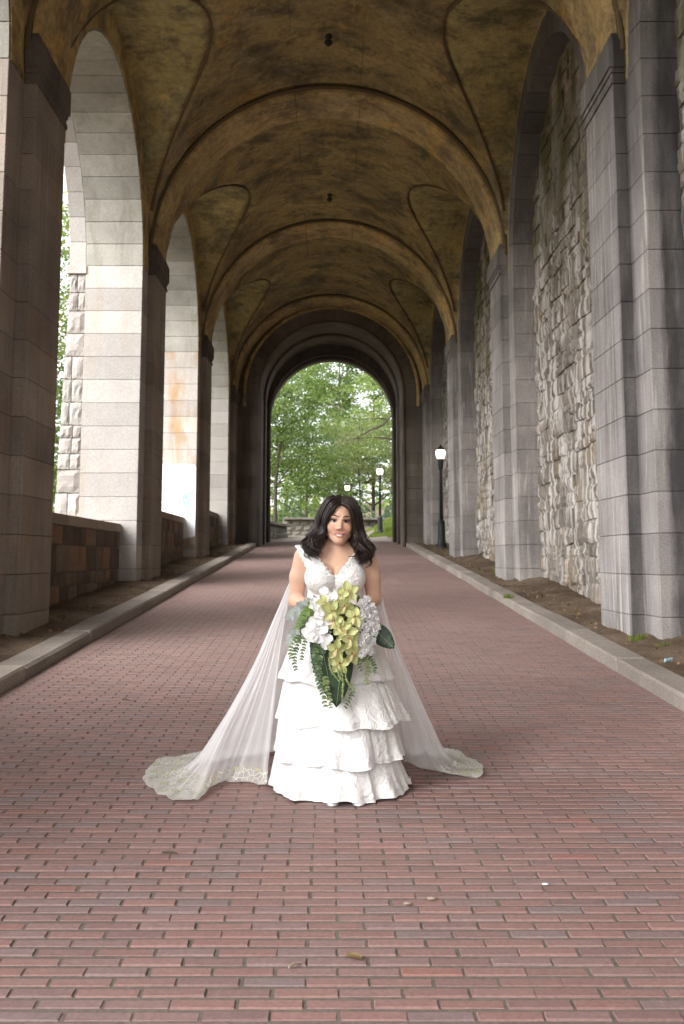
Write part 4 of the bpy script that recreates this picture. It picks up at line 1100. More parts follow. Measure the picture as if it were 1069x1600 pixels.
def bride_body():
    h = 0.0042
    g = SDF((-0.34, -0.40, -0.02), (0.34, 0.22, 1.665), h)
    tor = []
    def torso(q):
        q.cap((-.165, .035, 1.287), (.165, .035, 1.290), .053, .053, .03)
        for s in (-1, 1): q.cap((s * .04, .045, 1.335), (s * .15, .038, 1.300), .050, .042, .03)
        q.ell((0, .03, 1.20), (.168, .112, .17), .04)
        q.ell((0, .025, 1.03), (.150, .108, .13), .05)
        for s in (-1, 1): q.ell((s * .078, -.062, 1.168), (.085, .076, .082), .014)
        q.ell((0, .03, .90), (.195, .15, .17), .05)
    torso(g)
    for s in (-1, 1):                                     # legs and feet, under the gown
        q = s * .09
        g.cap((q, .03, .86), (s * .085, .02, .47), .095, .058, .04)
        g.cap((s * .085, .02, .47), (s * .08, .05, .10), .056, .036, .02)
        g.cap((s * .08, .055, .075), (s * .095, -.10, .028), .036, .026, .02)
    # neck and collar bones
    g.cap((0.0, .045, 1.29), (0.018, .0, 1.42), .058, .054, .035)
    for s in (-1, 1): g.cap((s * .02, -.035, 1.305), (s * .13, -.005, 1.335), .010, .012, .02)
    # arms: shoulder, elbow, wrist
    for s, el, wr, hd in ((-1, (-.228, .055, 1.035), (-.098, -.215, .985), (-.045, -.262, .968)), (1, (.226, .055, 1.045), (.118, -.215, .965), (.070, -.265, .925))):
        sh = (s * .186, .035, 1.282)
        g.cap(sh, (s * .212, .048, 1.17), .052, .050, .03)
        g.cap((s * .212, .048, 1.17), el, .050, .042, .02)
        g.cap(el, ((el[0] + wr[0]) / 2, (el[1] + wr[1]) / 2, (el[2] + wr[2]) / 2), .043, .040, .015)
        g.cap(((el[0] + wr[0]) / 2, (el[1] + wr[1]) / 2, (el[2] + wr[2]) / 2), wr, .040, .026, .015)
        g.cap(wr, hd, .026, .030, .015)                   # palm
        hx, hy, hz = hd
        gx0 = 0.014                                       # axis of the bouquet handle
        for i in range(4):                                # fingers close round the handle, unequal and bent
            zz = hz + .030 - .021 * i; ln = (0.95, 1.05, 1.0, 0.8)[i]
            k1 = (hx - s * .012, hy - .030, zz); k2 = (gx0 + s * .004, hy - .046 * 1.0, zz - .004); k3 = (gx0 - s * .030 * ln, hy - .030, zz - .006); k4 = (gx0 - s * .030 * ln, hy - .008, zz - .007)
            g.cap((hx, hy - .008, zz), k1, .0105, .0098, .006); g.cap(k1, k2, .0095, .009, .004); g.cap(k2, k3, .009, .0082, .004); g.cap(k3, k4, .0082, .007, .004)
        g.cap((hx + s * .004, hy + .012, hz + .02), (hx - s * .02, hy + .016, hz + .045), .012, .0105, .008); g.cap((hx - s * .02, hy + .016, hz + .045), (gx0, hy - .004, hz + .052), .0105, .009, .004)
    # head
    T = HD
    g.ell((0, .022, .040), (.079, .098, .092), .03, T=T)
    g.ell((0, -.012, -.025), (.0735, .082, .097), .03, T=T)
    for s in (-1, 1):
        g.cap((s * .050, .0, -.068), (s * .012, -.062, -.110), .024, .020, .025, T=T)
        g.ell((s * .041, -.058, -.038), (.027, .026, .026), .02, T=T)
        g.cap((s * .016, -.087, .022), (s * .052, -.070, .022), .009, .008, .012, T=T)
        g.ell((s * .079, .015, -.012), (.010, .022, .032), .008, T=T)
    g.ell((0, -.068, -.107), (.021, .021, .018), .02, T=T)
    g.cap((0, -.086, .006), (0, -.109, -.038), .0070, .0112, .02, T=T)
    for s in (-1, 1): g.ell((s * .0145, -.098, -.043), (.0095, .012, .0085), .006, T=T)
    for s in (-1, 1): g.ell((s * .033, -.101, .000), (.0185, .016, .0105), .010, 'cut', T=T)
    for s in (-1, 1):
        g.cap((s * .034, -.0770, -.0685), (s * .011, -.0930, -.0745), .0045, .0058, .005, T=T); g.cap((s * .011, -.0930, -.0745), (0, -.0940, -.0755), .0058, .0052, .004, T=T)
        g.cap((s * .033, -.0770, -.0700), (s * .012, -.0905, -.0858), .0040, .0056, .005, T=T); g.cap((s * .012, -.0905, -.0858), (0, -.0920, -.0870), .0056, .0058, .004, T=T)
    g.ell((0, -.098, -.0795), (.028, .009, .0044), .003, 'cut', T=T)
    V, Q = surface_nets(g.d, g.lo, h)
    o = mk('body', V, Q, MAT['skin'], BR, True)
    P = T.inv(V)
    tone = np.zeros((len(V), 4), np.float32); tone[:, 3] = 1
    cz = -.0808 + 0.36 * np.abs(P[:, 0]); lip = (np.abs(P[:, 0]) < .033) & (np.abs(P[:, 2] - cz) < .0100 * np.sqrt(np.clip(1 - (P[:, 0] / .0335) ** 2, 0, 1)) + .001) & (P[:, 1] < -.070)
    tone[lip, 0] = 0.9
    for s in (-1, 1):
        r2 = ((P[:, 0] - s * .043) / .024) ** 2 + ((P[:, 2] + .036) / .020) ** 2
        tone[:, 1] = np.maximum(tone[:, 1], np.where(P[:, 1] < -.03, 0.55 * np.exp(-r2), 0))
        e2 = ((P[:, 0] - s * .034) / .022) ** 2 + ((P[:, 2] - .007) / .010) ** 2
        tone[:, 2] = np.maximum(tone[:, 2], np.where(P[:, 1] < -.05, 0.75 * np.exp(-e2 * e2), 0))
    ca = o.data.color_attributes.new('tone', 'FLOAT_COLOR', 'POINT'); ca.data.foreach_set('color', tone.reshape(-1))
    # bodice: follows the torso, cut to a deep V, wide straps to the shoulder point
    h2 = 0.004
    b = SDF((-0.26, -0.20, 0.93), (0.26, 0.18, 1.40), h2); torso(b)
    for s in (-1, 1): b.cap((s * .16, .035, 1.29), (s * .212, .04, 1.298), .052, .046, .02)
    X, Y, Z = np.meshgrid(*b.ax, indexing='ij')
    d = b.d - 0.012
    wv = np.maximum((Z - 1.172), 0) * 0.80 + 0.004 + np.where(Z > 1.172, .006 * np.sin(Z * 260), 0)
    front = np.where(Y < 0.05, np.abs(X - 0.0) - wv, 1.0)
    front = np.where(Z < 1.165, 1.0, front)
    back = np.where(Y >= 0.05, np.maximum(np.abs(X) - .11, 1.22 - Z), 1.0)
    cut = np.minimum(front, back)
    d = np.maximum(d, -cut * 0.7); d = np.maximum(d, 0.955 - Z)
    arm = np.abs(X) - (.164 + np.maximum(Z - 1.215, 0) * .50 + .004 * np.sin(Z * 230))
    d = np.where(Z > 1.20, np.maximum(d, arm * .85), d)
    V, Q = surface_nets(d.astype(np.float32), b.lo, h2)
    bo = mk('bodice', V, Q, MAT['lace'], BR, True)
    # lace motifs along the neckline and strap edges
    mb = MB(); rr = random.Random(5)
    from mathutils.bvhtree import BVHTree
    bv = BVHTree.FromPolygons([tuple(p) for p in V], [tuple(q) for q in Q])
    for s in (-1, 1):
        for i in range(14):
            z = 1.175 + i * .0105; x = s * ((z - 1.172) * .80 + .010 + rr.uniform(-.008, .014))
            hit = bv.ray_cast(Vector((x, -.4, z)), Vector((0, 1, 0)))
            if hit[0] is None: continue
            p, n = hit[0], hit[1]
            if p.y > .03: continue
            q = n.to_track_quat('Z', 'Y'); r = rr.uniform(.009, .015); v = [p + n * .006]; f = []
            for k in range(12):
                an = k / 12 * 2 * PI; rad = r * (1.0 if k % 2 else .62); v.append(p + q @ Vector((rad * math.cos(an), rad * math.sin(an), .0015)))
            f = [(0, 1 + k, 1 + (k + 1) % 12) for k in range(12)]; mb.add(v, f)
    for i in range(46):
        x = rr.uniform(-.16, .16); z = rr.uniform(1.0, 1.30)
        if abs(x) < max(0, (z - 1.15) * .85): continue
        hit = bv.ray_cast(Vector((x, -.4, z)), Vector((0, 1, 0)))
        if hit[0] is None or hit[0].y > .02: continue
        p, n = hit[0], hit[1]; q = n.to_track_quat('Z', 'Y') @ Euler((0, 0, rr.uniform(0, 6))).to_quaternion(); r = rr.uniform(.007, .014); v = [p + n * .003]
        for k in range(10):
            an = k / 10 * 2 * PI; rad = r * (1.0 if k % 2 else .5); v.append(p + q @ Vector((rad * math.cos(an), rad * math.sin(an) * .7, .0008)))
        mb.add(v, [(0, 1 + k, 1 + (k + 1) % 10) for k in range(10)])
    tag(mb.build('lace_motif', MAT['lace'], bo), kind='stuff')
bride_body()

def bride_face():
    T = HD
    def hv(p): return tuple(T(np.array(p, float)))
    for s in (-1, 1):
        c = np.array((s * .0325, -.0748, -.0005)); r = .0135
        v, f = lathe([(r * math.sin(PI * i / 10) + 1e-5, -r * math.cos(PI * i / 10)) for i in range(11)], 16)
        e = mk('eye', [hv((c[0] + a, c[1] + z_, c[2] + b)) for a, b, z_ in v], f, MAT['eye'], BR, True)
        v = []; f = []
        for i, rad in enumerate((0.0001, .0040, .0076)):
            for k in range(14):
                an = 2 * PI * k / 14; v.append(hv((c[0] + rad * math.cos(an) - .0005, c[1] - math.sqrt((r + .0004) ** 2 - rad ** 2), c[2] + .0008 + rad * math.sin(an))))
        f = [(i * 14 + k, i * 14 + (k + 1) % 14, (i + 1) * 14 + (k + 1) % 14, (i + 1) * 14 + k) for i in range(2) for k in range(14)]
        mk('iris', v, f, MAT['iris'], e)
        # upper and lower lash lines, brow
        path = [(c[0] + s * t, -.0900 + 2.6 * (abs(t + .002)) ** 2 * 10 * .6, .0055 - 30 * t * t * .45 + (.0015 if t > 0 else 0)) for t in np.linspace(-.0165, .0185, 9)]
        v, fr = tube([hv(p) for p in path], [.0012, .0020, .0026, .0030, .0033, .0034, .0034, .0031, .0020], 5); mk('eyelash', v, fr, MAT['lash'], BR)
        path = [(c[0] + s * t, -.0895 + 10 * t * t, -.0062 + 20 * t * t * .5) for t in np.linspace(-.013, .016, 7)]
        v, fr = tube([hv(p) for p in path], [.0006, .0009, .0011, .0011, .0011, .0012, .0009], 4); mk('eyelash', v, fr, MAT['lash'], BR)
        path = [(s * x, y, z) for x, y, z in ((.013, -.0965, .0235), (.022, -.0965, .0275), (.032, -.0925, .0305), (.042, -.0855, .0305), (.051, -.0765, .0265), (.056, -.0690, .0225))]
        cp = catmull(path, 12); v, fr = tube([hv(p) for p in cp], [.0020, .0030, .0033, .0034, .0034, .0033, .0031, .0028, .0025, .0021, .0016, .0010], 5); mk('eyebrow', v, fr, MAT['brow'], BR)
    v = []; n = 12
    for i in range(n + 1):
        t = i / n * 2 - 1
        for z in (-.0836 + .0090 * t * t, -.0766 + .0054 * t * t): v.append(hv((t * .0285, -.0965 + .0140 * t * t, z)))
    mk('teeth', v, [(2 * i, 2 * i + 2, 2 * i + 3, 2 * i + 1) for i in range(n)], MAT['tooth'], BR)
bride_face()

def bride_hair():
    T = HD; h = 0.006
    g = SDF((-0.2, -0.16, 1.24), (0.26, 0.18, 1.68), h)
    g.ell((0, .035, .049), (.095, .106, .097), .03, T=T)
    g.ell((0, .085, -.05), (.105, .055, .15), .03, T=T)
    for s in (-1, 1):
        g.cap((s * .088, .03, .04), (s * .112, .0, -.11), .036, .038, .03, T=T)
        g.cap((s * .112, .0, -.11), (s * .114, -.045, -.160), .036, .024, .03, T=T)
    g.ell((0, -.095, -.035), (.0655, .085, .116), .012, 'cut', T=T)
    g.cap((0, -.10, .0), (0, -.095, .072), .058, .018, .012, 'cut', T=T)
    g.ell((0, -.06, -.16), (.07, .085, .07), .02, 'cut', T=T)
    V, Q = surface_nets(g.d, g.lo, h)
    base = mk('hair', V, Q, MAT['hair'], BR, True)
    rr = random.Random(12)
    G = {0.0: [(.004, -.074, .100), (.042, -.094, .076), (.070, -.084, .012), (.086, -.062, -.055), (.114, -.072, -.105), (.140, -.096, -.155), (.100, -.112, -.190)],
         0.4: [(.005, -.025, .142), (.072, -.030, .122), (.116, -.030, .040), (.128, -.022, -.050), (.158, -.038, -.105), (.168, -.064, -.160), (.122, -.084, -.195)],
         0.75: [(.005, .06, .140), (.072, .065, .120), (.118, .05, .030), (.132, .040, -.06), (.162, .015, -.12), (.168, -.015, -.175), (.130, -.040, -.210)],
         1.0: [(.005, .11, .10), (.055, .125, .06), (.10, .125, 0), (.118, .12, -.08), (.135, .10, -.15), (.140, .06, -.205), (.11, .04, -.23)]}
    ks = sorted(G)
    mb = MB()
    NJ = 30
    for i in range(104):
        s = -1 if i % 2 else 1
        t = (((i // 2) * 0.618) % 1.0) ** 0.9
        k0 = max(k for k in ks if k <= t); k1 = min(k for k in ks if k >= t); u = 0 if k1 == k0 else (t - k0) / (k1 - k0)
        gd = np.array(G[k0]) * (1 - u) + np.array(G[k1]) * u
        depth = rr.uniform(.92, 1.04); ln = rr.uniform(.88, 1.07); c0 = np.array((0, .03, -.03))
        gd[1:] = c0 + (gd[1:] - c0) * depth
        gd += np.array([rr.gauss(0, .006), rr.gauss(0, .007), rr.gauss(0, .004)]) * np.linspace(0, 1, 7)[:, None] * 1.6
        gd[4:, 2] *= ln
        if s > 0: gd[4:, 2] -= .016; gd[5:, 1] -= .012
        cp = catmull(gd, NJ); ph = rr.uniform(0, 6.28); turns = rr.uniform(1.6, 2.6); amp = rr.uniform(.016, .030); dr = rr.choice((-1, 1))
        for j in range(NJ):
            tt = j / (NJ - 1); a_ = amp * min(1, max(0, (tt - .32) / .45)) ** 1.2; an = ph + dr * turns * 2 * PI * tt
            cp[j] += np.array([a_ * math.cos(an), a_ * math.sin(an), a_ * 0.4 * math.sin(an * .9)])
        for q in range(11):
            ox, oy, oz = rr.gauss(0, .0062), rr.gauss(0, .0062), rr.gauss(0, .004); a2 = rr.uniform(-.5, .5); c2 = cp.copy()
            for j in range(NJ):
                tt = j / (NJ - 1); sp_ = (.35 + .65 * min(1, tt * 1.4)) * (1 if tt < .8 else 1 - 1.6 * (tt - .8)); tw = a2 * tt * 6
                c2[j] += np.array([ox * math.cos(tw) - oy * math.sin(tw), ox * math.sin(tw) + oy * math.cos(tw), oz]) * sp_
            c2[:, 0] *= s; c2[0, 0] *= .2
            r0 = rr.uniform(.0016, .0032); m_ = NJ - rr.randrange(0, 4)
            mb.add(*tube([tuple(T(p)) for p in c2[:m_]], [r0 * (0.6 + 0.4 * min(1, j / 5)) * (1 if j < m_ - 8 else 1 - .75 * (j - m_ + 8) / 8) for j in range(m_)], 4, cap=False))
    for i in range(44):
        s = -1 if i % 2 else 1
        t = rr.uniform(0, .8); k0 = max(k for k in ks if k <= t); k1 = min(k for k in ks if k >= t); u = 0 if k1 == k0 else (t - k0) / (k1 - k0)
        gd = (np.array(G[k0]) * (1 - u) + np.array(G[k1]) * u)
        gd[1:] = np.array((0, .03, -.03)) + (gd[1:] - np.array((0, .03, -.03))) * rr.uniform(1.0, 1.06)
        gd += np.array([rr.gauss(0, .006), rr.gauss(0, .008), rr.gauss(0, .006)]) * np.linspace(0, 1, 7)[:, None] * 1.6
        if s > 0: gd[4:, 2] -= .016; gd[5:, 1] -= .012
        cp = catmull(gd, 40); ph = rr.uniform(0, 6.28); turns = rr.uniform(2.4, 3.6); amp = rr.uniform(.016, .026); dr = rr.choice((-1, 1))
        for j in range(40):
            tt = j / 39; a = amp * min(1, max(0, (tt - .30) / .4)) ** 1.2; an = ph + dr * turns * 2 * PI * tt
            cp[j] += np.array([a * math.cos(an), a * math.sin(an) - .006 * tt, a * 0.35 * math.sin(an * .9)])
        cp[:, 0] *= s
        r0 = rr.uniform(.0016, .0032); rad = [r0 * (0.5 + 0.5 * min(1, j / 8)) * (1 if j < 30 else 1 - .8 * (j - 30) / 9) for j in range(40)]
        mb.add(*tube([tuple(T(p)) for p in cp], rad, 5, cap=False))
    # one loose wisp over the forehead, a few fly-aways
    for i in range(26):
        s = rr.choice((-1, 1)); gd = np.array(G[rr.choice(ks)]) * rr.uniform(1.0, 1.10); gd = gd[:rr.choice((4, 5, 6))]
        cp = catmull(gd + np.array([rr.gauss(0, .008) for _ in range(3)]) * np.linspace(0, 1, len(gd))[:, None], 16); cp[:, 0] *= s
        mb.add(*tube([tuple(T(p)) for p in cp], [.0009] * 16, 3, cap=False))
    mb.build('hair_lock', MAT['hair'], base, True)
bride_hair()

def tier(z1, z0, r1, r0, cx, seed, nfold, amp, panel, pleat=.022):
    rr = random.Random(seed); n = 360; m = 26; v = []; f = []
    ph = [rr.uniform(0, 6.28) for _ in range(8)]
    rows_ = list(range(m + 1)) + ['h1', 'h2', 'h3']
    for j in rows_:
        t = j / m if not isinstance(j, str) else 1.0
        dr = {'h1': .004, 'h2': -.004, 'h3': -.006}.get(j, 0.0); up = .035 if j == 'h3' else 0
        for i in range(n):
            a = 2 * PI * i / n
            ax = r1[0] + (r0[0] - r1[0]) * (t ** .85); ay = r1[1] + (r0[1] - r1[1]) * (t ** .85)
            w_ = amp * t ** 1.3 * (0.5 * math.sin(nfold * a + ph[0] + .6 * math.sin(3 * a + ph[1])) + .32 * math.sin((nfold * 1.7) // 1 * a + ph[2] + t) + .2 * math.sin((nfold * 2.9) // 1 * a + ph[3]))
            for (pa, pb, pw) in panel:          # a fold that lies proud of its neighbour with a crisp edge
                if pa < a < pb:
                    u = (a - pa) / (pb - pa); w_ += pw * t * min(1, u * 16) * min(1, (1 - u) * 16)
            if not isinstance(j, str) and t > .86: w_ += .0035 * math.sin((t - .86) / .14 * PI)        # hem band
            r_ = 1.0
            x = cx * t + (ax + w_ + dr) * math.cos(a); y = .0 + (ay + w_ + dr) * math.sin(a)
            z = z1 + (z0 - z1) * t + up + t * (S * y + .006 * math.sin(5 * a + ph[4]) + .006 * math.sin(9 * a + ph[5]))
            if z1 < .3: z = max(z, S * y + .006)
            v.append((x, y, z))
    R_ = len(rows_)
    for j in range(R_ - 1):
        for i in range(n): f.append((j * n + i, (j + 1) * n + i, (j + 1) * n + (i + 1) % n, j * n + (i + 1) % n))
    return mk('skirt_tier', v, f, MAT['gown'], BR, True)
D = math.radians
tier(0.24, 0.016, (.325, .272), (.388, .325), .030, 1, 8, .030, [(D(255), D(300), .028), (D(205), D(238), .014)])
tier(0.45, 0.185, (.318, .260), (.355, .305), .026, 2, 9, .026, [(D(258), D(303), .030), (D(200), D(226), .012)])
tier(0.66, 0.385, (.275, .228), (.358, .295), .045, 3, 8, .028, [(D(257), D(318), .024), (D(330), D(352), .016)])
tier(1.00, 0.610, (.158, .122), (.318, .268), .008, 4, 8, .020, [(D(235), D(262), .014)])

def cape():
    K = [(0.00, [(-.19, .05, 1.34), (-.255, .10, 1.1), (-.30, .11, .85), (-.33, .09, .6), (-.355, .07, .33), (-.375, .04, .12), (-.38, .02, .03), (-.385, .01, .010)]),
         (0.12, [(-.19, .06, 1.34), (-.265, .11, 1.1), (-.34, .13, .85), (-.41, .13, .6), (-.50, .12, .33), (-.58, .10, .12), (-.62, .08, .04), (-.68, .07, .010)]),
         (0.22, [(-.19, .07, 1.34), (-.27, .12, 1.1), (-.37, .15, .85), (-.47, .15, .6), (-.60, .10, .33), (-.69, -.02, .10), (-.71, -.15, .03), (-.73, -.27, .008)]),
         (0.30, [(-.18, .08, 1.34), (-.28, .13, 1.1), (-.385, .17, .85), (-.49, .18, .6), (-.635, .15, .33), (-.77, .08, .10), (-.84, -.08, .02), (-.89, -.235, .008)]),
         (0.40, [(-.17, .09, 1.34), (-.28, .15, 1.1), (-.385, .20, .85), (-.50, .23, .6), (-.65, .25, .33), (-.82, .23, .08), (-.98, .19, .015), (-1.09, .11, .008)]),
         (0.48, [(-.15, .11, 1.34), (-.24, .19, 1.1), (-.33, .26, .85), (-.44, .33, .6), (-.57, .39, .33), (-.72, .46, .06), (-.9, .54, .012), (-1.04, .60, .008)]),
         (0.60, [(0, .13, 1.35), (0, .25, 1.1), (0, .35, .85), (0, .45, .6), (-.02, .55, .3), (-.05, .65, .06), (-.05, .85, .012), (-.05, 1.02, .008)]),
         (0.75, [(.15, .11, 1.34), (.2, .2, 1.1), (.28, .3, .85), (.36, .4, .6), (.45, .5, .33), (.55, .6, .06), (.63, .75, .012), (.69, .86, .008)]),
         (0.85, [(.19, .08, 1.34), (.26, .14, 1.1), (.33, .21, .85), (.43, .26, .6), (.55, .33, .33), (.67, .39, .08), (.79, .41, .015), (.88, .42, .008)]),
         (0.92, [(.19, .07, 1.34), (.26, .13, 1.1), (.32, .18, .85), (.41, .22, .6), (.51, .26, .33), (.61, .27, .08), (.71, .23, .015), (.80, .15, .008)]),
         (1.00, [(.19, .06, 1.34), (.255, .11, 1.1), (.30, .15, .85), (.35, .2, .6), (.385, .3, .33), (.41, .4, .08), (.42, .45, .015), (.425, .48, .010)])]
    nu, nt = 260, 70
    us = np.array([k[0] for k in K]); C = np.array([catmull(k[1], nt) for k in K])          # key, t, 3
    P = np.zeros((nu, nt, 3))
    for i in range(nu):
        u = i / (nu - 1); k = min(np.searchsorted(us, u, 'right') - 1, len(us) - 2); q = (u - us[k]) / (us[k + 1] - us[k])
        p0 = C[max(k - 1, 0)]; p1 = C[k]; p2 = C[k + 1]; p3 = C[min(k + 2, len(us) - 1)]
        h0 = us[k] - us[max(k - 1, 0)]; h1 = us[k + 1] - us[k]; h2 = us[min(k + 2, len(us) - 1)] - us[k + 1]
        m1 = (p2 - p0) / (h0 + h1) * h1; m2 = (p3 - p1) / (h1 + h2) * h1
        m1 *= .7; m2 *= .7
        P[i] = (2 * q ** 3 - 3 * q * q + 1) * p1 + (q ** 3 - 2 * q * q + q) * m1 + (-2 * q ** 3 + 3 * q * q) * p2 + (q ** 3 - q * q) * m2
    U, Tt = np.meshgrid(np.linspace(0, 1, nu), np.linspace(0, 1, nt), indexing='ij')
    du = np.gradient(P, axis=0); dt = np.gradient(P, axis=1); nn = np.cross(du, dt); nn /= np.linalg.norm(nn, axis=-1)[..., None] + 1e-9
    rip = (0.5 * np.sin(U * 95 + 2 * np.sin(U * 17)) + .35 * np.sin(U * 161 + 1.3) + .25 * np.sin(U * 47 + Tt * 2)) * np.sin(np.clip(Tt * 1.2, 0, 1) * PI / 2) * .016
    P += nn * rip[..., None]
    # scalloped hem
    P[:, -1, :2] += (P[:, -1, :2] - P[:, -3, :2]) * (0.5 * np.abs(np.sin(np.linspace(0, 1, nu) * 90)))[:, None]
    gz = S * P[..., 1]
    P[..., 2] = np.where(P[..., 2] < .35, P[..., 2] + gz * np.clip((.35 - P[..., 2]) / .3, 0, 1), P[..., 2])
    P[..., 2] = np.maximum(P[..., 2], S * P[..., 1] + .007 + .012 * np.abs(np.sin(U * 60 + Tt * 5)) * (Tt > .8))
    def sheet(name, j0, j1, mat, parent, off=0.0):
        Q = P[:, j0:j1] + (nn[:, j0:j1] * 0 + np.array([0, 0, off])); m = j1 - j0
        I = np.arange(nu * m).reshape(nu, m); F = np.stack([I[:-1, :-1], I[1:, :-1], I[1:, 1:], I[:-1, 1:]], -1).reshape(-1, 4)
        o = mk(name, Q.reshape(-1, 3), F, mat, parent, True)
        uv = o.data.uv_layers.new(name='UVMap'); UV = np.stack([U[:, j0:j1], Tt[:, j0:j1]], -1).reshape(-1, 2)
        uv.data.foreach_set('uv', UV[F.reshape(-1)].astype(np.float32).reshape(-1)); return o
    c = sheet('cape', 0, nt, MAT['tulle'], BR)
    sheet('lace_border', nt - 18, nt, MAT['lace_border'], c, .004)
cape()
for s in (-1, 1):
    v, f = lathe([(.001, -.125), (.022, -.118), (.034, -.09), (.036, -.05), (.034, .0), (.033, .06), (.02, .095), (.001, .10)], 12)
    x0 = .055 + s * .07
    mk('shoe', [(a + x0, (z_ * 1.0) - .235, max(0, b * .8) + .004 + S * (z_ - .235)) for a, b, z_ in v], f, MAT['shoe'], BR, True)

# ------------------------------------------------------------------ the bouquet
def petal_mat(name, c1, c2, trans=0.25, rough=0.5):
    m = M(name, rough, 0.35)
    k = m.mix(m.island, c1, c2); k = m.mix(m.ramp(m.noise(70, 3), [(0.35, 0.0), (0.65, 0.35)]), k, [x * 0.85 for x in c1]); m.col(k)
    tr = m.n('ShaderNodeBsdfTranslucent'); m.set(tr.inputs[0], k); mx = m.n('ShaderNodeMixShader'); mx.inputs[0].default_value = trans
    m.t.links.new(m.b.outputs[0], mx.inputs[1]); m.t.links.new(tr.outputs[0], mx.inputs[2]); m.t.links.new(mx.outputs[0], m.out.inputs[0]); return m.m
MAT['orchid'] = petal_mat('orchid_green', (0.50, 0.53, 0.20), (0.62, 0.64, 0.33))
MAT['lip'] = petal_mat('orchid_lip', (0.66, 0.55, 0.22), (0.70, 0.64, 0.42), 0.15)
MAT['column'] = petal_mat('orchid_column', (0.46, 0.22, 0.08), (0.55, 0.32, 0.12), 0.1)
MAT['wpetal'] = petal_mat('white_petal', (0.83, 0.82, 0.82), (0.87, 0.86, 0.85), 0.35)
MAT['bleaf'] = petal_mat('dark_broad_leaf', (0.014, 0.035, 0.016), (0.022, 0.05, 0.022), 0.06, 0.4)
MAT['euc'] = petal_mat('eucalyptus', (0.055, 0.10, 0.05), (0.16, 0.22, 0.09), 0.15)
MAT['euc_light'] = petal_mat('eucalyptus_light', (0.12, 0.18, 0.06), (0.26, 0.31, 0.12), 0.2)
MAT['fern'] = petal_mat('fern_green', (0.16, 0.27, 0.06), (0.26, 0.38, 0.10), 0.25)
MAT['dusty'] = petal_mat('dusty_miller', (0.34, 0.38, 0.36), (0.46, 0.49, 0.46), 0.1, 0.8)
MAT['ama'] = petal_mat('amaranth_green', (0.26, 0.33, 0.12), (0.36, 0.42, 0.18), 0.1)
BO = thing('bouquet', (0.015 + .02, 5.78 - .30, gy(5.78) + .90), 'cascading bouquet of green orchids, white flowers and dark leaves held by the bride', 'bouquet')
BOFF = Vector((.02, -.30, .90))
br_ = random.Random(31)
def petal(L, W, cup=.15, back=.25, tipw=.5, nl=6, nw=4, wave=0.0):
    v = []; f = []
    for i in range(nl + 1):
        t = i / nl; w_ = W * math.sin(PI * min(1, .12 + .88 * t) ** tipw) if i < nl else 0.0008
        w_ = W * (math.sin(PI * (0.10 + 0.88 * t)) ** .75) if i < nl else W * .08
        for j in range(nw + 1):
            u = j / nw * 2 - 1
            v.append((u * w_, t * L, cup * W * u * u * 2 - back * L * t * t + wave * L * math.sin(u * 5 + t * 6)))
    for i in range(nl):
        for j in range(nw):
            a = i * (nw + 1) + j; f.append((a, a + 1, a + nw + 2, a + nw + 1))
    return v, f
def place(vf, M4): return [tuple(M4 @ Vector(p)) for p in vf[0]], vf[1]
def facing(p, n, spin=0.0, sc=1.0):
    q = Vector(n).normalized().to_track_quat('Z', 'Y').to_matrix().to_4x4()
    return Matrix.Translation(p) @ q @ Matrix.Rotation(spin, 4, 'Z') @ Matrix.Scale(sc, 4)
def dome(x, z):
    dx, dz = (x - .02) / .26, (z - .90) / .30
    return -.335 - .10 * max(0, 1 - dx * dx - dz * dz)
def bn(x, z): return Vector(((x - .02) * 1.5, -1.0, (z - .86) * 1.3 + .12))
def rel(p): return Vector(p) - BOFF
def orchid(x, z, sc, k):
    p = rel((x, dome(x, z) - .02, z)); n = bn(x, z) + Vector((br_.uniform(-.6, .6), 0, br_.uniform(-.5, .5)))
    e = bpy.data.objects.new('orchid', None); COL.objects.link(e); e.parent = BO; e.matrix_local = facing(p, n, br_.uniform(-.3, .3), sc); e.empty_display_size = .02
    for i in range(5):
        an = 2 * PI * i / 5
        vf = petal(.052, .0215 if i in (1, 4, 0) else .0185, .22, br_.uniform(.10, .32))
        M4 = Matrix.Rotation(an, 4, 'Z') @ Matrix.Translation((0, .006, 0)) @ Matrix.Rotation(br_.uniform(.0, .25), 4, 'X')
        mk('petal', *place(vf, M4), MAT['orchid'], e, True)
    vf = petal(.036, .015, -.5, .45, wave=.05); M4 = Matrix.Rotation(PI, 4, 'Z') @ Matrix.Translation((0, .0, .008)) @ Matrix.Rotation(.55, 4, 'X'); mk('lip', *place(vf, M4), MAT['lip'], e, True)
    v, f = tube([(0, .004, .004), (0, .006, .016), (0, -.002, .026)], [.0038, .0045, .0028], 7); mk('column', v, f, MAT['column'], e, True)
for k, (x, z) in enumerate([(0.033, 1.077), (0.05, 1.025), (-0.017, 0.999), (0.029, 0.92), (0.1, 0.966), (0.076, 0.854), (0.004, 0.802), (0.089, 0.777), (0.022, 0.728), (-0.055, 1.039), (0.068, 1.098), (.06, .895), (-.005, .95)]):
    orchid(x, z, br_.uniform(.88, 1.14), k)
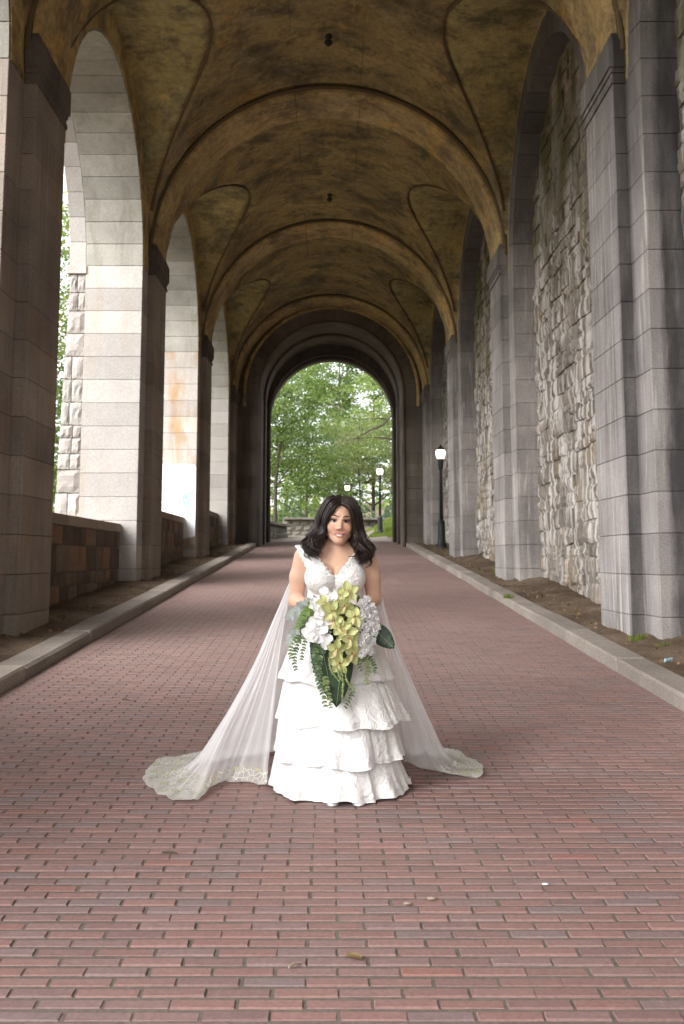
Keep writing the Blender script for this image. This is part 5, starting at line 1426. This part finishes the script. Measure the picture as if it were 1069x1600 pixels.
def white_flower(x, z, sc, name='white_orchid'):
    p = rel((x, dome(x, z) - .01, z)); n = bn(x, z) + Vector((br_.uniform(-.4, .4), 0, br_.uniform(-.3, .3))); mb = MB(); B = facing(p, n, br_.uniform(0, 6), sc)
    for i in range(3): mb.add(*place(petal(.045, .019, .2, .15), B @ Matrix.Rotation(2 * PI * i / 3, 4, 'Z')))
    for i in (0, 1): mb.add(*place(petal(.045, .030, .2, .05, wave=.04), B @ Matrix.Translation((0, 0, .004)) @ Matrix.Rotation(PI / 2 + PI * i, 4, 'Z')))
    mb.add(*place(petal(.022, .010, -.4, -.3), B @ Matrix.Translation((0, 0, .008)) @ Matrix.Rotation(PI, 4, 'Z')))
    mb.build(name, MAT['wpetal'], BO, True)
for x, z in [(-0.084, 0.999), (-0.098, 0.948), (-0.07, 0.913), (-0.123, 0.875), (-0.045, 0.84), (-0.035, 0.966), (-.105, 1.03), (-.09, .88), (-.055, 1.005), (-.02, 1.07), (-.055, 1.085), (-.14, .90)]:
    white_flower(x, z, br_.uniform(.9, 1.1))
def stock(x, z, sc):
    p = rel((x, dome(x, z) - .01, z)); n = bn(x, z) + Vector((br_.uniform(-.5, .5), 0, br_.uniform(-.4, .4))); mb = MB(); B = facing(p, n, br_.uniform(0, 6), sc)
    for ring, (cnt, tilt, L) in enumerate(((6, .1, .030), (5, .5, .026), (4, .95, .020))):
        for i in range(cnt): mb.add(*place(petal(L, .014, .3, .1, wave=.08, nl=5), B @ Matrix.Rotation(2 * PI * (i + .4 * ring) / cnt, 4, 'Z') @ Matrix.Translation((0, .003, .004 * ring)) @ Matrix.Rotation(tilt, 4, 'X')))
    mb.build('stock_flower', MAT['wpetal'], BO, True)
for x, z in [(0.153, 1.008), (0.192, 1.018), (0.177, 0.966), (0.209, 0.952), (0.163, 0.91), (0.202, 0.889), (0.156, 0.864), (0.192, 0.84), (0.163, 0.805), (0.142, 0.833), (0.139, 0.777), (0.181, 0.791), (.165, 1.055), (.14, .97), (.205, .985), (.185, .93), (.215, .91), (.13, .93), (.145, 1.03)]:
    stock(x, z, br_.uniform(.85, 1.05))
def broad_leaf(base, tip, W, yb, name='broad_leaf', droop=.02, n=14, heart=True):
    base = Vector((base[0], yb, base[1])); tip = Vector((tip[0], yb - droop, tip[1])); ax = tip - base; L = ax.length; ay = ax / L
    ux = ay.cross(Vector((0, -1, 0))).normalized(); nn = ux.cross(ay); v = []; f = []; m = 8
    for i in range(n + 1):
        t = i / n; w_ = W * (math.sin(PI * min(1, t * .93 + .07)) ** .62) * (1 - .28 * t) * (1 if i < n else 0.03)
        for j in range(m + 1):
            u = j / m * 2 - 1
            p = base + ay * (L * (t - (.10 * abs(u) ** 2 * (1 - t) if heart else 0))) + ux * (u * w_) + nn * (-.16 * W * u * u - .10 * W * math.cos(PI * u) * .4 + .004 * math.sin(t * 30) * abs(u))
            v.append(tuple(p - BOFF))
    for i in range(n):
        for j in range(m): a = i * (m + 1) + j; f.append((a, a + 1, a + m + 2, a + m + 1))
    o = mk(name, v, f, MAT['bleaf'], BO, True)
    mb = MB(); path = [base + ay * (L * t) + nn * (-.032 * W) for t in (0, .3, .6, .95)]
    mb.add(*tube([tuple(p - BOFF + nn * .002) for p in path], [.0022, .0018, .0013, .0006], 4)); mb.build('midrib', MAT['ama'], o)
broad_leaf((-.085, .865), (-.005, .505), .080, -.335)
broad_leaf((.045, .80), (.005, .490), .072, -.350)
broad_leaf((.205, .905), (.315, .800), .058, -.335, droop=.03)
broad_leaf((.02, 1.02), (.155, 1.0), .030, -.36)
broad_leaf((-.03, .86), (-.06, .77), .028, -.395)
broad_leaf((-.10, .92), (-.19, .88), .045, -.32)
def spray(pts, y, size, mat, gap=.015, name='eucalyptus_spray', wide=.62, spreadz=1.0):
    cp = catmull([(a, y + .0 * i, b) for i, (a, b) in enumerate(pts)], 40); L = sum(np.linalg.norm(cp[i + 1] - cp[i]) for i in range(39)); k = max(4, int(L / gap))
    mb = MB(); mb.add(*tube([tuple(Vector(p) - BOFF) for p in cp], [.0016] * 40, 4))
    for i in range(k):
        t = (i + .5) / k; p = cp[int(t * 39)]; d = Vector(cp[min(39, int(t * 39) + 1)] - cp[max(0, int(t * 39) - 1)]).normalized()
        for s in (-1, 1):
            side = d.cross(Vector((0, -1, 0))).normalized() * s
            ydir = (side * .9 + d * .55 + Vector((br_.uniform(-.2, .2), br_.uniform(-.5, .1), br_.uniform(-.2, .2)))).normalized(); z_ = (Vector((br_.uniform(-.4, .4), -1, br_.uniform(-.1, .5)))).normalized(); x_ = ydir.cross(z_).normalized(); z_ = x_.cross(ydir)
            M4 = Matrix((x_, ydir, z_)).transposed().to_4x4(); M4.translation = Vector(p) - BOFF
            sz = size * br_.uniform(.7, 1.15) * (1 - .35 * t)
            mb.add(*place(petal(sz, sz * wide * .5, .2, .1, nl=4, nw=2), M4))
    mb.build(name, mat, BO, True)
spray([(-0.172, 0.875), (-0.194, 0.847), (-0.204, 0.805), (-0.215, 0.763), (-0.218, 0.721), (-0.211, 0.679)], -.35, .024, MAT['euc'])
spray([(-0.158, 0.861), (-0.165, 0.819), (-0.176, 0.777), (-0.18, 0.735)], -.36, .022, MAT['euc'])
spray([(-0.185, 0.87), (-0.22, 0.83), (-0.24, 0.78), (-0.235, 0.74)], -.34, .022, MAT['euc_light'])
spray([(-0.095, 0.845), (-0.105, 0.777), (-0.109, 0.721), (-0.095, 0.665), (-0.081, 0.61), (-0.066, 0.561), (-0.052, 0.498)], -.40, .026, MAT['euc'])
spray([(-0.075, 0.825), (-0.08, 0.76), (-0.085, 0.70), (-0.075, 0.65)], -.395, .024, MAT['euc'])
spray([(-0.055, 0.66), (-0.045, 0.60), (-0.03, 0.54), (-0.022, 0.491)], -.40, .024, MAT['euc_light'])
spray([(0.131, 0.765), (0.16, 0.735), (0.181, 0.7), (0.17, 0.651), (0.167, 0.61)], -.37, .024, MAT['euc_light'])
spray([(0.15, 0.775), (0.19, 0.745), (0.21, 0.705), (0.216, 0.665)], -.355, .022, MAT['euc'])
spray([(0.12, 0.76), (0.125, 0.72), (0.14, 0.68)], -.37, .022, MAT['euc'])
spray([(0.085, 0.60), (0.089, 0.561), (0.068, 0.526), (0.05, 0.491)], -.385, .022, MAT['euc'])
spray([(.19, .93), (.225, .925), (.25, .915)], -.36, .020, MAT['euc_light'])
spray([(-0.11, 1.04), (-0.151, 0.994), (-0.18, 0.952), (-0.204, 0.906)], -.375, .034, MAT['fern'], .006, 'fern_frond', .28)
spray([(-0.12, 1.00), (-0.15, 0.965), (-0.165, 0.925), (-0.175, 0.885)], -.37, .030, MAT['euc'], .007, 'fern_frond', .35)
spray([(-0.02, 1.055), (-.05, 1.065), (-.085, 1.05)], -.39, .028, MAT['fern'], .008, 'fern_frond', .3)
spray([(-0.09, 1.045), (-0.158, 1.028), (-0.208, 0.994), (-0.246, 0.952)], -.345, .050, MAT['dusty'], .014, 'dusty_leaf', .55)
spray([(-0.16, 0.925), (-0.205, 0.892), (-0.235, 0.86), (-0.257, 0.815)], -.33, .046, MAT['dusty'], .014, 'dusty_leaf', .6)
def amaranth(pts, y):
    cp = catmull([(a, y, b) for a, b in pts], 40); mb = MB()
    mb.add(*tube([tuple(Vector(p) - BOFF) for p in cp], [.0022] * 40, 4))
    for p in cp:
        for q in range(3):
            c = Vector(p) - BOFF + Vector((br_.gauss(0, .003), br_.gauss(0, .003), br_.gauss(0, .003))); r = br_.uniform(.002, .0036)
            mb.add([c + Vector(d) * r for d in ((1, 0, 0), (-1, 0, 0), (0, 1, 0), (0, -1, 0), (0, 0, 1), (0, 0, -1))], [(0, 2, 4), (2, 1, 4), (1, 3, 4), (3, 0, 4), (2, 0, 5), (1, 2, 5), (3, 1, 5), (0, 3, 5)])
    mb.build('amaranth_string', MAT['ama'], BO)
amaranth([(-0.028, 0.791), (-0.03, 0.74), (-0.024, 0.693), (0.018, 0.638)], -.425)
amaranth([(0.025, 0.72), (0.038, 0.66), (0.04, 0.60), (0.036, 0.533)], -.425)
amaranth([(0.05, 0.70), (0.058, 0.65), (0.068, 0.624), (0.100, 0.590)], -.42)
amaranth([(0.008, 0.72), (0.018, 0.67), (0.030, 0.640)], -.425)
# filler foliage behind the flowers and the bound stems in the hands
V, F_ = leaf_quads(np.stack([np.clip(nr.randn(220) * .075, -.15, .15), nr.uniform(-.04, .0, 220), np.clip(nr.randn(220) * .09 + .03, -.16, .19)], -1), .05, nr, .1)
mk('filler_foliage', V, F_, MAT['bleaf'], BO)
v, f = tube([(-.006, -.005, .14), (-.006, .0, .05), (-.006, .015, -.02), (-.006, .03, -.10)], [.012, .016, .017, .019], 10); mk('handle', v, f, MAT['wpetal'], BO, True)

# ------------------------------------------------------------------ small things on the ground
def on_road(x, y, dz=0.004): return (x, y, gy(y) + dz)
for (x, y, ln, an, lab) in ((-.74, 4.72, .075, -.2, 'thin dark twig lying on the bricks left of the bride'), (-.13, 3.62, .055, .75, 'pale bit of stick on the bricks near the bottom edge')):
    v, f = tube([(-ln / 2, 0, 0), (0, .004, .004), (ln / 2, -.002, .001)], [.004, .0045, .003], 5); o = mk('twig', v, f, MAT['bark'] if ln > .06 else MAT['coping'], loc=on_road(x, y, .006)); o.rotation_euler.z = an; tag(o, lab, 'twig')
for (x, y, sc, mat, lab) in ((.89, 4.35, .013, 'white_paint', 'small white pebble on the bricks right of centre'), (.30, 4.15, .015, 'coping', 'tiny pale pebble on the bricks below the gown'), (.40, 4.2, .018, 'coping', 'flat buff pebble on the bricks right of the tiny pale one')):
    v, f = lathe([(.001, -.3 * sc), (.7 * sc, -.2 * sc), (sc, 0), (.7 * sc, .25 * sc), (.001, .32 * sc)], 9); o = mk('pebble', [(a * 1.2, b * .7, c) for a, b, c in v], f, MAT[mat], loc=on_road(x, y, .006), smooth=True); tag(o, lab, 'pebble')
vf = petal(.06, .018, .4, .1)
for i, (x, y, an, lab) in enumerate(((.10, 3.66, 1.1, 'small dark dry leaf on the bricks near the bottom edge'), (-1.65, 8.2, .4, 'dry leaf on the bricks beside the left kerb'), (.90, 11.7, .2, 'dry leaf on the bricks far to the right of the bride'))):
    o = mk('dry_leaf', vf[0], vf[1], MAT['litter'], loc=on_road(x, y, .006), smooth=True); o.rotation_euler = (.1, .1, an); tag(o, lab, 'leaf')
v, f = petal(.07, .025, .6, .3, wave=.15); o = mk('paper_scrap', v, f, flat('pale_blue_paper', (.36, .50, .56)), loc=(3.08, 9.2, verge(9.2) + .03), smooth=True); o.rotation_euler = (.2, .3, 1.2); tag(o, 'pale blue scrap of paper on the soil beside the right kerb', 'litter')
n = 900
side = nr.rand(n) < .5; yy = nr.uniform(5, 38, n); xx = np.where(side, nr.uniform(-3.6, -3.12, n), nr.uniform(3.02, 3.42, n))
V, F_ = leaf_quads(np.stack([xx, yy, S * yy + .135], -1), .05, nr, .85); o = mk('leaf_litter', V, F_, MAT['litter']); tag(o, kind='stuff')
def tuft(x, y, n, hmax, spread, label):
    rs = np.random.RandomState(int(x * 10 + y * 100)); a = rs.uniform(0, 2 * PI, n); r = rs.uniform(0, spread, n); hh = rs.uniform(.4, 1, n) * hmax; V = []
    for i in range(n):
        bx, by = r[i] * math.cos(a[i]), r[i] * math.sin(a[i]); w_ = .006; q = a[i] + rs.uniform(-.8, .8)
        V += [(bx - w_ * math.sin(q), by + w_ * math.cos(q), 0), (bx + w_ * math.sin(q), by - w_ * math.cos(q), 0), (bx + math.cos(q) * hh[i] * .5, by + math.sin(q) * hh[i] * .5, hh[i])]
    o = mk('weed_tuft', V, [(3 * i, 3 * i + 1, 3 * i + 2) for i in range(n)], MAT['grass'], loc=(x, y, verge(y) - .01)); tag(o, label, 'weeds')
tuft(3.32, 10.9, 130, .09, .16, 'weed tuft at the foot of the nearest right pilaster')
tuft(3.42, 10.4, 90, .06, .14, 'thin weeds in the soil in front of the nearest right pier')
tuft(3.45, 20.6, 160, .26, .18, 'taller weed tuft beside the second right pier')
tuft(2.72, 15.6, 70, .10, .10, 'small weeds in the joint of the right kerb')
